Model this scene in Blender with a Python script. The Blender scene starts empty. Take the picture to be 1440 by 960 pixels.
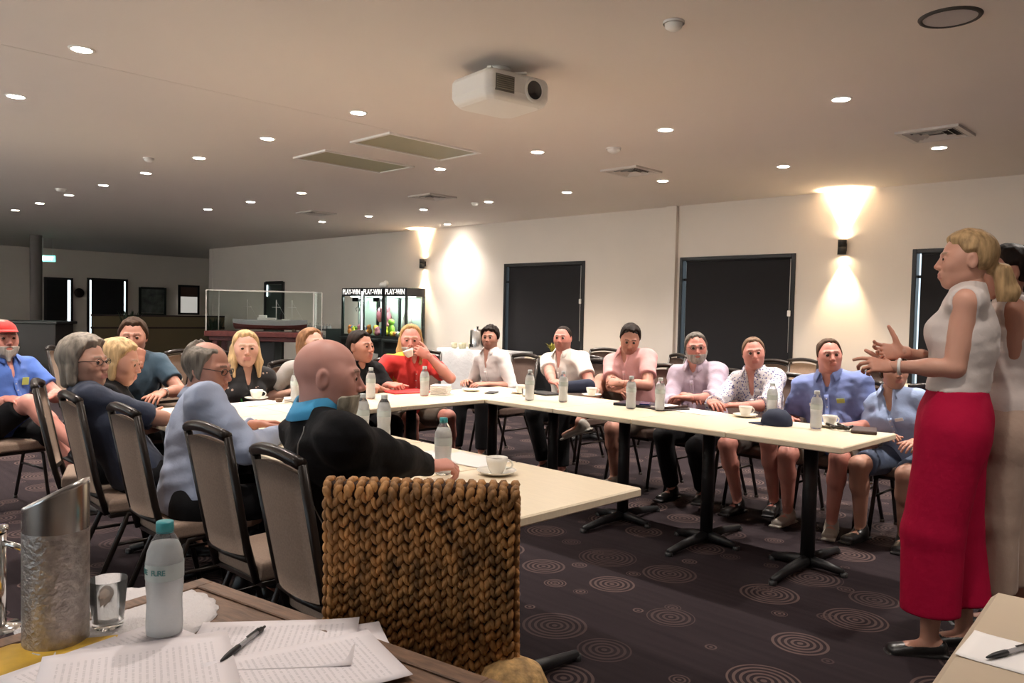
import bpy, bmesh, math, random
import numpy as np
from mathutils import Vector, Matrix
random.seed(7); RNG = np.random.RandomState(11)
PI = math.pi
sc = bpy.context.scene
COL = sc.collection

# ------------------------------------------------------------------ object helpers
def link(name, me, parent=None, loc=None, rotz=None):
    o = bpy.data.objects.new(name, me); COL.objects.link(o)
    if parent is not None: o.parent = parent
    if loc is not None: o.location = loc
    if rotz is not None: o.rotation_euler = (0, 0, rotz)
    return o
def tag(o, label, cat, group=None, kind=None):
    o['label'] = label; o['category'] = cat
    if group: o['group'] = group
    if kind: o['kind'] = kind
    return o
def thing(name, label, cat, loc=(0, 0, 0), rotz=0, group=None):
    o = link(name, None, None, loc, rotz)
    return tag(o, label, cat, group)
def dup(root, loc, rotz=0, label=None, group=None):
    r = root.copy(); COL.objects.link(r); r.location = loc; r.rotation_euler = (0, 0, rotz)
    if label: r['label'] = label
    if group: r['group'] = group
    for ch in list(root.children):
        c = ch.copy(); COL.objects.link(c); c.parent = r
        for g in list(ch.children):
            d = g.copy(); COL.objects.link(d); d.parent = c
    return r
class MB:
    """collects shapes, builds ONE mesh"""
    def __init__(s): s.v = []; s.f = []; s.sm = []; s.mi = []
    def add(s, vs, fs, smooth=False, mi=0):
        n = len(s.v); s.v += [tuple(v) for v in vs]
        for f in fs: s.f.append(tuple(i + n for i in f)); s.sm.append(smooth); s.mi.append(mi)
        return s
    def box(s, c, d, M=None, mi=0, b=0.0):
        x, y, z = d[0] / 2, d[1] / 2, d[2] / 2
        if b > 0:
            bb = min(b, x * .9, y * .9, z * .9); vs = []; idx = {}
            for sx in (-1, 1):
                for sy in (-1, 1):
                    for sz in (-1, 1):
                        for ax in range(3):
                            p = [sx * (x - bb), sy * (y - bb), sz * (z - bb)]
                            p[ax] = (sx * x, sy * y, sz * z)[ax]
                            idx[(sx, sy, sz, ax)] = len(vs); vs.append(p)
            fs = []
            for ax in range(3):
                o1, o2 = (ax + 1) % 3, (ax + 2) % 3
                for sg in (-1, 1):
                    q = []
                    for a, bq in ((-1, -1), (1, -1), (1, 1), (-1, 1)):
                        k = [0, 0, 0]; k[ax] = sg; k[o1] = a; k[o2] = bq; q.append(idx[(k[0], k[1], k[2], ax)])
                    fs.append(tuple(q if sg > 0 else q[::-1]))
            for ax in range(3):
                o1, o2 = (ax + 1) % 3, (ax + 2) % 3
                for a in (-1, 1):
                    for c2 in (-1, 1):
                        k0 = [0, 0, 0]; k1 = [0, 0, 0]; k0[ax] = -1; k1[ax] = 1
                        k0[o1] = k1[o1] = a; k0[o2] = k1[o2] = c2
                        q = (idx[(*k0, o1)], idx[(*k1, o1)], idx[(*k1, o2)], idx[(*k0, o2)])
                        fs.append(q if a * c2 > 0 else q[::-1])
            for sx in (-1, 1):
                for sy in (-1, 1):
                    for sz in (-1, 1):
                        t = (idx[(sx, sy, sz, 0)], idx[(sx, sy, sz, 1)], idx[(sx, sy, sz, 2)])
                        fs.append(t if sx * sy * sz > 0 else t[::-1])
        else:
            vs = [(-x, -y, -z), (x, -y, -z), (x, y, -z), (-x, y, -z), (-x, -y, z), (x, -y, z), (x, y, z), (-x, y, z)]
            fs = [(0, 3, 2, 1), (4, 5, 6, 7), (0, 1, 5, 4), (1, 2, 6, 5), (2, 3, 7, 6), (3, 0, 4, 7)]
        if M is not None: vs = [M @ Vector(v) for v in vs]
        vs = [(v[0] + c[0], v[1] + c[1], v[2] + c[2]) for v in vs]
        return s.add(vs, fs, False, mi)
    def tube(s, pts, r, n=10, cap=True, mi=0, closed=False):
        pts = [Vector(p) for p in pts]; m = len(pts); rs = r if isinstance(r, (list, tuple)) else [r] * m
        prev = None; vs = []
        for i, p in enumerate(pts):
            a = pts[(i - 1) % m] if (i > 0 or closed) else p; b = pts[(i + 1) % m] if (i < m - 1 or closed) else p
            t = (b - a).normalized()
            if prev is None:
                u = t.orthogonal().normalized()
            else:
                u = (prev - t * prev.dot(t))
                u = u.normalized() if u.length > 1e-6 else t.orthogonal().normalized()
            prev = u; w = t.cross(u)
            for k in range(n):
                a_ = 2 * PI * k / n; vs.append(p + (u * math.cos(a_) + w * math.sin(a_)) * rs[i])
        fs = []
        for i in range(m if closed else m - 1):
            j = (i + 1) % m
            for k in range(n): fs.append((i * n + k, i * n + (k + 1) % n, j * n + (k + 1) % n, j * n + k))
        if cap and not closed: fs.append(tuple(range(n))[::-1]); fs.append(tuple((m - 1) * n + k for k in range(n)))
        return s.add(vs, fs, True, mi)
    def lathe(s, prof, n=24, c=(0, 0, 0), mi=0, M=None, closed=False):
        vs = []; fs = []
        for r, z in prof:
            for k in range(n):
                a = 2 * PI * k / n; vs.append(Vector((max(r, 1e-5) * math.cos(a), max(r, 1e-5) * math.sin(a), z)))
        m = len(prof)
        for i in range(m if closed else m - 1):
            j = (i + 1) % m
            for k in range(n): fs.append((i * n + k, i * n + (k + 1) % n, j * n + (k + 1) % n, j * n + k))
        if M is not None: vs = [M @ v for v in vs]
        vs = [(v[0] + c[0], v[1] + c[1], v[2] + c[2]) for v in vs]
        return s.add(vs, fs, True, mi)
    def prism(s, poly, h, M=None, mi=0):
        """poly: list of (x,y), extruded 0..h in z"""
        n = len(poly); vs = [Vector((p[0], p[1], 0)) for p in poly] + [Vector((p[0], p[1], h)) for p in poly]
        fs = [tuple(range(n))[::-1], tuple(range(n, 2 * n))] + [(i, (i + 1) % n, (i + 1) % n + n, i + n) for i in range(n)]
        if M is not None: vs = [M @ v for v in vs]
        return s.add(vs, fs, False, mi)
    def build(s, name, mats, parent=None, loc=None, rotz=None):
        me = bpy.data.meshes.new(name); me.from_pydata(s.v, [], s.f)
        for m in (mats if isinstance(mats, (list, tuple)) else [mats]): me.materials.append(m)
        me.polygons.foreach_set('use_smooth', s.sm); me.polygons.foreach_set('material_index', s.mi); me.update()
        return link(name, me, parent, loc, rotz)
def rot(ax, a): return Matrix.Rotation(a, 3, ax)

# ------------------------------------------------------------------ materials
def lin(c):
    return tuple(((x / 255) / 12.92 if x / 255 <= .04045 else ((x / 255 + .055) / 1.055) ** 2.4) for x in c)
MATS = {}
def mat(name, col, rough=.6, metal=0, bump=None, var=0, varscale=8, emis=None, es=1, trans=0, ior=1.45, alpha=1, spec=.5, sheen=0, sss=0, coat=0, stretch=None):
    if name in MATS: return MATS[name]
    m = bpy.data.materials.new(name); m.use_nodes = True; nt = m.node_tree; b = nt.nodes['Principled BSDF']
    c = (*col, 1); b.inputs['Base Color'].default_value = c; b.inputs['Roughness'].default_value = rough
    b.inputs['Metallic'].default_value = metal; b.inputs['IOR'].default_value = ior
    b.inputs['Transmission Weight'].default_value = trans; b.inputs['Alpha'].default_value = alpha
    b.inputs['Specular IOR Level'].default_value = spec; b.inputs['Sheen Weight'].default_value = sheen
    b.inputs['Coat Weight'].default_value = coat
    if sss:
        b.inputs['Subsurface Weight'].default_value = sss; b.inputs['Subsurface Radius'].default_value = (.012, .005, .003); b.inputs['Subsurface Scale'].default_value = 1
    if emis: b.inputs['Emission Color'].default_value = (*emis, 1); b.inputs['Emission Strength'].default_value = es
    tc = nt.nodes.new('ShaderNodeTexCoord'); mp = nt.nodes.new('ShaderNodeMapping'); nt.links.new(tc.outputs['Object'], mp.inputs[0])
    if stretch: mp.inputs['Scale'].default_value = stretch
    if var:
        n = nt.nodes.new('ShaderNodeTexNoise'); n.inputs['Scale'].default_value = varscale; n.inputs['Detail'].default_value = 5
        nt.links.new(mp.outputs[0], n.inputs['Vector'])
        r = nt.nodes.new('ShaderNodeValToRGB'); r.color_ramp.elements[0].position = .3; r.color_ramp.elements[1].position = .7
        r.color_ramp.elements[0].color = (*[x * (1 - var) for x in col], 1); r.color_ramp.elements[1].color = (*[min(1, x * (1 + var)) for x in col], 1)
        nt.links.new(n.outputs['Fac'], r.inputs[0]); nt.links.new(r.outputs[0], b.inputs['Base Color'])
    if bump:
        n = nt.nodes.new('ShaderNodeTexNoise'); n.inputs['Scale'].default_value = bump[0]; n.inputs['Detail'].default_value = 4
        nt.links.new(mp.outputs[0], n.inputs['Vector'])
        bp = nt.nodes.new('ShaderNodeBump'); bp.inputs['Strength'].default_value = bump[1]; bp.inputs['Distance'].default_value = bump[2] if len(bump) > 2 else .01
        nt.links.new(n.outputs['Fac'], bp.inputs['Height']); nt.links.new(bp.outputs[0], b.inputs['Normal'])
    MATS[name] = m; return m
def N(m, t, **k):
    n = m.node_tree.nodes.new(t)
    for a, v in k.items(): setattr(n, a, v)
    return n
def bsdf(m): return m.node_tree.nodes['Principled BSDF']
def math_node(m, op, a, b=None, c=None):
    n = N(m, 'ShaderNodeMath', operation=op)
    for i, x in enumerate((a, b, c)):
        if x is None: continue
        if isinstance(x, (int, float)): n.inputs[i].default_value = x
        else: m.node_tree.links.new(x, n.inputs[i])
    return n.outputs[0]
def mixc(m, fac, a, b):
    n = N(m, 'ShaderNodeMix', data_type='RGBA')
    for i, x in ((0, fac), (6, a), (7, b)):
        if isinstance(x, (int, float)): n.inputs[i].default_value = x
        elif isinstance(x, tuple): n.inputs[i].default_value = (*x[:3], 1)
        else: m.node_tree.links.new(x, n.inputs[i])
    return n.outputs[2]

# wall, ceiling paint
M_wall = mat('wall_paint', (.74, .67, .60), .75, var=.03, varscale=1.2, bump=(180, .08, .002))
M_ceil = mat('ceiling_paint', (.72, .66, .61), .85, var=.02, varscale=.6, bump=(90, .05, .002))
M_dark = mat('dark_frame', (.012, .011, .012), .4, bump=(60, .05))
M_black = mat('black_plastic', (.01, .01, .011), .45, bump=(80, .05))
M_blind = mat('blackout_blind', (.013, .012, .014), .85, bump=(300, .1, .001))
M_chrome = mat('chrome', (.75, .74, .72), .14, 1)
M_steel = mat('brushed_steel', (.62, .59, .56), .24, 1, bump=(140, .05, .001), stretch=(1, 1, .05))
M_white = mat('white_plastic', (.78, .76, .72), .4, bump=(60, .02))
M_china = mat('white_china', (.82, .78, .70), .12, bump=(30, .01), coat=.3)
M_fab = mat('tan_upholstery', (.25, .175, .13), .85, var=.12, varscale=140, bump=(420, .35, .002))
M_fab2 = mat('brown_mesh_fabric', (.11, .07, .055), .85, var=.15, varscale=160, bump=(420, .35, .002))
M_chairmetal = mat('dark_bronze_metal', (.022, .016, .013), .28, .3, bump=(40, .03))
M_table = mat('laminate_top', (.80, .68, .50), .32, var=.035, varscale=22, bump=(30, .03, .001), stretch=(.6, 5, 1))
M_edge = mat('table_edge', (.66, .53, .36), .45, var=.04, varscale=30)
M_wood = mat('carved_wood', (.17, .095, .058), .5, var=.35, varscale=18, bump=(16, .3, .004), stretch=(1, 6, 1))
M_cloth = mat('white_tablecloth', (.62, .60, .60), .85, bump=(14, .5, .02))

# carpet
M_carpet = mat('patterned_carpet', (.02, .014, .017), .95, bump=(700, .5, .003), spec=.1)
def carpet():
    m = M_carpet; L = m.node_tree.links; tc = N(m, 'ShaderNodeTexCoord')
    def layer(scale, rmin, rmax, freq, off, rnd):
        mp = N(m, 'ShaderNodeMapping'); mp.inputs['Location'].default_value = off; L.new(tc.outputs['Object'], mp.inputs[0])
        v = N(m, 'ShaderNodeTexVoronoi', voronoi_dimensions='2D', feature='F1'); v.inputs['Scale'].default_value = scale; v.inputs['Randomness'].default_value = rnd
        L.new(mp.outputs[0], v.inputs['Vector'])
        d = math_node(m, 'DIVIDE', v.outputs['Distance'], scale)
        sp = N(m, 'ShaderNodeSeparateColor'); L.new(v.outputs['Color'], sp.inputs[0])
        r = math_node(m, 'MULTIPLY_ADD', sp.outputs[0], rmax - rmin, rmin)
        inside = math_node(m, 'LESS_THAN', d, r)
        w = math_node(m, 'SINE', math_node(m, 'MULTIPLY', d, freq))
        w = math_node(m, 'GREATER_THAN', w, .1)
        br = math_node(m, 'MULTIPLY_ADD', sp.outputs[1], .6, .4)
        return math_node(m, 'MULTIPLY', math_node(m, 'MULTIPLY', inside, w), br)
    a = layer(1 / .47, .10, .165, 2 * PI / .026, (0.1, .3, 0), .55)
    b = layer(1 / .40, .03, .062, 2 * PI / .017, (3.3, 1.7, 0), .9)
    s = math_node(m, 'MAXIMUM', a, b)
    st = N(m, 'ShaderNodeTexNoise'); st.inputs['Scale'].default_value = 3; mp = N(m, 'ShaderNodeMapping'); mp.inputs['Scale'].default_value = (.5, 9, 1)
    L.new(tc.outputs['Object'], mp.inputs[0]); L.new(mp.outputs[0], st.inputs['Vector'])
    base = mixc(m, st.outputs['Fac'], (.015, .010, .0125), (.031, .0225, .0245))
    fin = mixc(m, math_node(m, 'MULTIPLY', s, .8), base, (.12, .08, .072))
    L.new(fin, bsdf(m).inputs['Base Color'])
carpet()

# ------------------------------------------------------------------ numpy implicit-surface mesher
def smin(a, b, k):
    h = np.clip(.5 + .5 * (b - a) / k, 0, 1); return b + (a - b) * h - k * h * (1 - h)
def smax(a, b, k): return -smin(-a, -b, k)
def A(*x): return np.array(x, float)
def nrm(v): return v / (np.linalg.norm(v) + 1e-12)
class Fld:
    def __init__(s, lo, hi, h):
        s.lo = np.array(lo, float); s.h = h
        s.n = np.ceil((np.array(hi) - s.lo) / h).astype(int) + 1
        s.ax = [(s.lo[i] + np.arange(s.n[i]) * h).astype(np.float32) for i in range(3)]
        s.F = np.full(tuple(s.n), .5, np.float32)
    def sl(s, lo, hi, m):
        r = []
        for i in range(3):
            a = int(np.floor((lo[i] - m - s.lo[i]) / s.h)); b = int(np.ceil((hi[i] + m - s.lo[i]) / s.h)) + 1
            a = max(0, min(a, s.n[i])); b = max(0, min(b, s.n[i]))
            if b <= a: return None
            r.append(slice(a, b))
        return tuple(r)
    def P(s, r):
        return s.ax[0][r[0]][:, None, None], s.ax[1][r[1]][None, :, None], s.ax[2][r[2]][None, None, :]
    def put(s, prim, k=.02, op='u'):
        lo, hi, fn = prim; r = s.sl(lo, hi, k + 3 * s.h)
        if r is None: return s
        d = fn(*s.P(r))
        if op == 'u': s.F[r] = smin(s.F[r], d, k)
        elif op == 's': s.F[r] = smax(s.F[r], -d, k)
        return s
    def full(s):
        return s.P((slice(None),) * 3)
def cone(a, b, ra, rb=None):
    a = np.array(a, float); b = np.array(b, float); rb = ra if rb is None else rb; ab = b - a; L2 = ab @ ab + 1e-12; R_ = max(ra, rb)
    def fn(X, Y, Z):
        x, y, z = X - a[0], Y - a[1], Z - a[2]; t = np.clip((x * ab[0] + y * ab[1] + z * ab[2]) / L2, 0, 1)
        return np.sqrt((x - t * ab[0]) ** 2 + (y - t * ab[1]) ** 2 + (z - t * ab[2]) ** 2) - (ra + (rb - ra) * t)
    return np.minimum(a, b) - R_, np.maximum(a, b) + R_, fn
def ccone(a, b, ra, rb):
    """cone with a flat cut at b"""
    lo, hi, f = cone(a, b, ra, rb); a = np.array(a, float); b = np.array(b, float); d = nrm(b - a)
    def fn(X, Y, Z):
        return np.maximum(f(X, Y, Z), (X - b[0]) * d[0] + (Y - b[1]) * d[1] + (Z - b[2]) * d[2])
    return lo, hi, fn
def ell(c, r, M=None):
    c = np.array(c, float); r = np.array(r, float); M = np.eye(3) if M is None else M; R_ = r.max()
    def fn(X, Y, Z):
        x, y, z = X - c[0], Y - c[1], Z - c[2]
        l = [(M[0, i] * x + M[1, i] * y + M[2, i] * z) for i in range(3)]
        k0 = np.sqrt(sum((l[i] / r[i]) ** 2 for i in range(3))); k1 = np.sqrt(sum((l[i] / r[i] ** 2) ** 2 for i in range(3))) + 1e-6
        return k0 * (k0 - 1) / k1
    return c - R_, c + R_, fn
def econe(a, b, ra, rb, ux):
    """elliptic cone: ra,rb = (radius along ux, radius across)"""
    a = np.array(a, float); b = np.array(b, float); w = b - a; L = np.linalg.norm(w); w = w / L
    u = np.array(ux, float); u = nrm(u - w * (u @ w)); v = np.cross(w, u); R_ = max(*ra, *rb)
    def fn(X, Y, Z):
        x, y, z = X - a[0], Y - a[1], Z - a[2]
        pu = x * u[0] + y * u[1] + z * u[2]; pv = x * v[0] + y * v[1] + z * v[2]; pw = x * w[0] + y * w[1] + z * w[2]
        t = np.clip(pw / L, 0, 1); ru = ra[0] + (rb[0] - ra[0]) * t; rv = ra[1] + (rb[1] - ra[1]) * t; dw = pw - t * L; rw = np.minimum(ru, rv)
        k0 = np.sqrt((pu / ru) ** 2 + (pv / rv) ** 2 + (dw / rw) ** 2); k1 = np.sqrt((pu / ru ** 2) ** 2 + (pv / rv ** 2) ** 2 + (dw / rw ** 2) ** 2) + 1e-6
        return k0 * (k0 - 1) / k1
    return np.minimum(a, b) - R_, np.maximum(a, b) + R_, fn
def rbox(c, hf, M=None, r=.01):
    c = np.array(c, float); hf = np.array(hf, float); M = np.eye(3) if M is None else M; R_ = np.linalg.norm(hf)
    def fn(X, Y, Z):
        x, y, z = X - c[0], Y - c[1], Z - c[2]
        q = [np.abs(M[0, i] * x + M[1, i] * y + M[2, i] * z) - (hf[i] - r) for i in range(3)]
        return np.sqrt(sum(np.maximum(t, 0) ** 2 for t in q)) + np.minimum(np.maximum(np.maximum(q[0], q[1]), q[2]), 0) - r
    return c - R_, c + R_, fn
def nets(fl):
    F = fl.F; S = F < 0; nx, ny, nz = F.shape
    c = np.zeros((nx - 1, ny - 1, nz - 1), np.int8)
    offs = [(i, j, k) for i in (0, 1) for j in (0, 1) for k in (0, 1)]
    for i, j, k in offs: c += S[i:nx - 1 + i, j:ny - 1 + j, k:nz - 1 + k]
    I = np.argwhere((c > 0) & (c < 8)); 
    if len(I) == 0: return np.zeros((0, 3)), np.zeros((0, 4), int)
    acc = np.zeros((len(I), 3)); cnt = np.zeros(len(I))
    for ax in range(3):
        o1, o2 = (ax + 1) % 3, (ax + 2) % 3
        for p in (0, 1):
            for q in (0, 1):
                o = np.zeros(3, int); o[o1] = p; o[o2] = q; e = o.copy(); e[ax] = 1
                a = I + o; b = I + e; fa = F[a[:, 0], a[:, 1], a[:, 2]]; fb = F[b[:, 0], b[:, 1], b[:, 2]]
                m = (fa < 0) != (fb < 0); t = np.where(m, fa / (fa - fb + 1e-12), 0)
                pt = o + np.zeros((len(I), 3)); pt[:, ax] = t
                acc[m] += pt[m]; cnt[m] += 1
    V = fl.lo + (I + acc / np.maximum(cnt, 1)[:, None]) * fl.h
    vid = np.full(c.shape, -1, np.int32); vid[I[:, 0], I[:, 1], I[:, 2]] = np.arange(len(I)); Q = []
    for ax in range(3):
        o1, o2 = (ax + 1) % 3, (ax + 2) % 3
        sa = [slice(None)] * 3; sb = [slice(None)] * 3; sa[ax] = slice(0, -1); sb[ax] = slice(1, None)
        d = S[tuple(sa)].astype(np.int8) - S[tuple(sb)].astype(np.int8)
        E = np.argwhere(d != 0); sg = d[E[:, 0], E[:, 1], E[:, 2]]
        ok = (E[:, o1] > 0) & (E[:, o2] > 0) & (E[:, o1] < c.shape[o1]) & (E[:, o2] < c.shape[o2]); E = E[ok]; sg = sg[ok]
        q = []
        for p, r in ((1, 1), (0, 1), (0, 0), (1, 0)):
            o = np.zeros(3, int); o[o1] = -p; o[o2] = -r; g = E + o; q.append(vid[g[:, 0], g[:, 1], g[:, 2]])
        q = np.stack(q, 1); q[sg < 0] = q[sg < 0][:, ::-1]; Q.append(q)
    return V, np.concatenate(Q)
def npmesh(name, V, Q, mats, parent=None, cols=None, org=None):
    if org is not None: V = V - np.asarray(org)
    me = bpy.data.meshes.new(name); me.vertices.add(len(V)); me.vertices.foreach_set('co', V.astype(np.float32).ravel())
    me.loops.add(Q.size); me.loops.foreach_set('vertex_index', Q.astype(np.int32).ravel())
    me.polygons.add(len(Q)); me.polygons.foreach_set('loop_start', np.arange(len(Q), dtype=np.int32) * Q.shape[1])
    me.polygons.foreach_set('use_smooth', np.ones(len(Q), bool))
    me.update(calc_edges=True)
    if cols is not None:
        at = me.color_attributes.new('albedo', 'FLOAT_COLOR', 'POINT'); at.data.foreach_set('color', np.c_[cols, np.ones(len(cols))].astype(np.float32).ravel())
    for m in (mats if isinstance(mats, (list, tuple)) else [mats]): me.materials.append(m)
    return link(name, me, parent)
def wav(X, Y, Z, seed, fr, n=5):
    r = np.random.RandomState(seed); o = 0
    for i in range(n):
        d = nrm(r.randn(3)) * fr * (.7 + r.rand() * .8); o = o + np.sin(X * d[0] + Y * d[1] + Z * d[2] + r.rand() * 6.28)
    return o / n
# ------------------------------------------------------------------ people
def frame(az, pitch=0, roll=0):
    az, pitch, roll = map(math.radians, (az, pitch, roll))
    f = A(math.cos(az) * math.cos(pitch), math.sin(az) * math.cos(pitch), math.sin(pitch)); r = A(math.sin(az), -math.cos(az), 0)
    u = np.cross(r, f); r2 = r * math.cos(roll) - u * math.sin(roll); u2 = u * math.cos(roll) + r * math.sin(roll)
    return np.stack([r2, f, u2], 1)
def ik(S, T, a, b, pole):
    d = T - S; L = min(np.linalg.norm(d), (a + b) * .998); L = max(L, abs(a - b) + .01); u = nrm(d); x = (a * a - b * b + L * L) / (2 * L)
    p = nrm(pole - u * (pole @ u)); return S + u * x + p * math.sqrt(max(a * a - x * x, 0)), S + u * L
def skin_mat():
    m = mat('skin', (.5, .3, .22), .5, bump=(260, .08, .001), sss=.06, spec=.4)
    at = N(m, 'ShaderNodeAttribute', attribute_name='albedo'); n = N(m, 'ShaderNodeTexNoise'); n.inputs['Scale'].default_value = 30
    c = mixc(m, math_node(m, 'MULTIPLY', n.outputs['Fac'], .16), at.outputs['Color'], (.45, .16, .11)); m.node_tree.links.new(c, bsdf(m).inputs['Base Color'])
    return m
M_skin = skin_mat()
M_sclera = mat('sclera', (.62, .58, .54), .25); M_iris = mat('iris', (.035, .022, .015), .15)
M_glass_dark = mat('spectacle_frame', (.02, .018, .018), .35)
def hairmat(name, c, st=.35):
    m = mat('hair_' + name, c, .6, var=.4, varscale=55, bump=(120, .55, .003), stretch=(1, 1, .16), spec=.15); return m
def cloth(name, c, st=.5, var=.03, sc_=12, rough=.85, stretch=None):
    return mat('cloth_' + name, c, rough, var=var, varscale=sc_, bump=(26, .35, .008), sheen=.1, stretch=stretch)
def hand_build(W, D, Nn, side, curls, thumb=0, h=.0035, sc_=1.0, spread=1.0):
    """side +1 right hand, -1 left hand.  curls: 4 finger curl amounts"""
    D = nrm(D); Nn = nrm(Nn - D * (Nn @ D)); T = np.cross(D, Nn) * side
    fl = Fld(W - .215 * sc_, W + .215 * sc_, h); k = .006
    P = lambda d, t, n: W + (D * d + T * t + Nn * n) * sc_
    fl.put(econe(P(-.02, 0, 0), P(.03, .0, 0), (.027 * sc_, .021 * sc_), (.034 * sc_, .017 * sc_), T), .01)
    fl.put(econe(P(.02, .0, 0), P(.082, .0, 0), (.034 * sc_, .017 * sc_), (.041 * sc_, .0135 * sc_), T), .01)
    base = [(.030, .088, .070, .0088), (.010, .093, .079, .0092), (-.011, .089, .073, .0087), (-.030, .080, .058, .0078)]
    for i, (t, d, L, r) in enumerate(base):
        c = curls[i] if isinstance(curls, (list, tuple)) else curls
        p = P(d, t, 0); ang = 0; fan = (t / .03) * .10 * spread; dirv = D * math.cos(fan) + T * math.sin(fan)
        fl.put(cone(P(d - .035, t * .85, 0), p, r * sc_ * .98, r * sc_), .006)
        for seg, (fr, ca) in enumerate(((.46, .9), (.30, 1.15), (.24, .8))):
            ang += math.radians(c) * ca; v = dirv * math.cos(ang) + Nn * math.sin(ang); q = p + v * L * fr * sc_
            fl.put(cone(p, q, (r - .0006 * seg) * sc_, (r - .0006 * (seg + 1)) * sc_), .0015); p = q
    tb = P(.022, .024, .004); up = 1 if thumb >= 0 else -1
    a1 = math.radians(42 + max(0, thumb) * .6); v1 = D * math.cos(a1) + T * math.sin(a1) + Nn * (.35 + .01 * max(0, -thumb)); q1 = tb + nrm(v1) * .042 * sc_
    a2 = math.radians(20 + max(0, thumb)); v2 = D * math.cos(a2) + T * math.sin(a2) + Nn * .15; q2 = q1 + nrm(v2) * .033 * sc_; q3 = q2 + nrm(v2 + Nn * .1 + D * .15) * .026 * sc_
    fl.put(cone(tb, q1, .0165 * sc_, .012 * sc_), .012); fl.put(cone(q1, q2, .0115 * sc_, .0102 * sc_), .003); fl.put(cone(q2, q3, .0102 * sc_, .008 * sc_), .002)
    return nets(fl)
CURL = {'flat': 6, 'rest': 24, 'grip': 52, 'fist': 78, 'point': [8, 60, 70, 75], 'open': 14}

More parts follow.
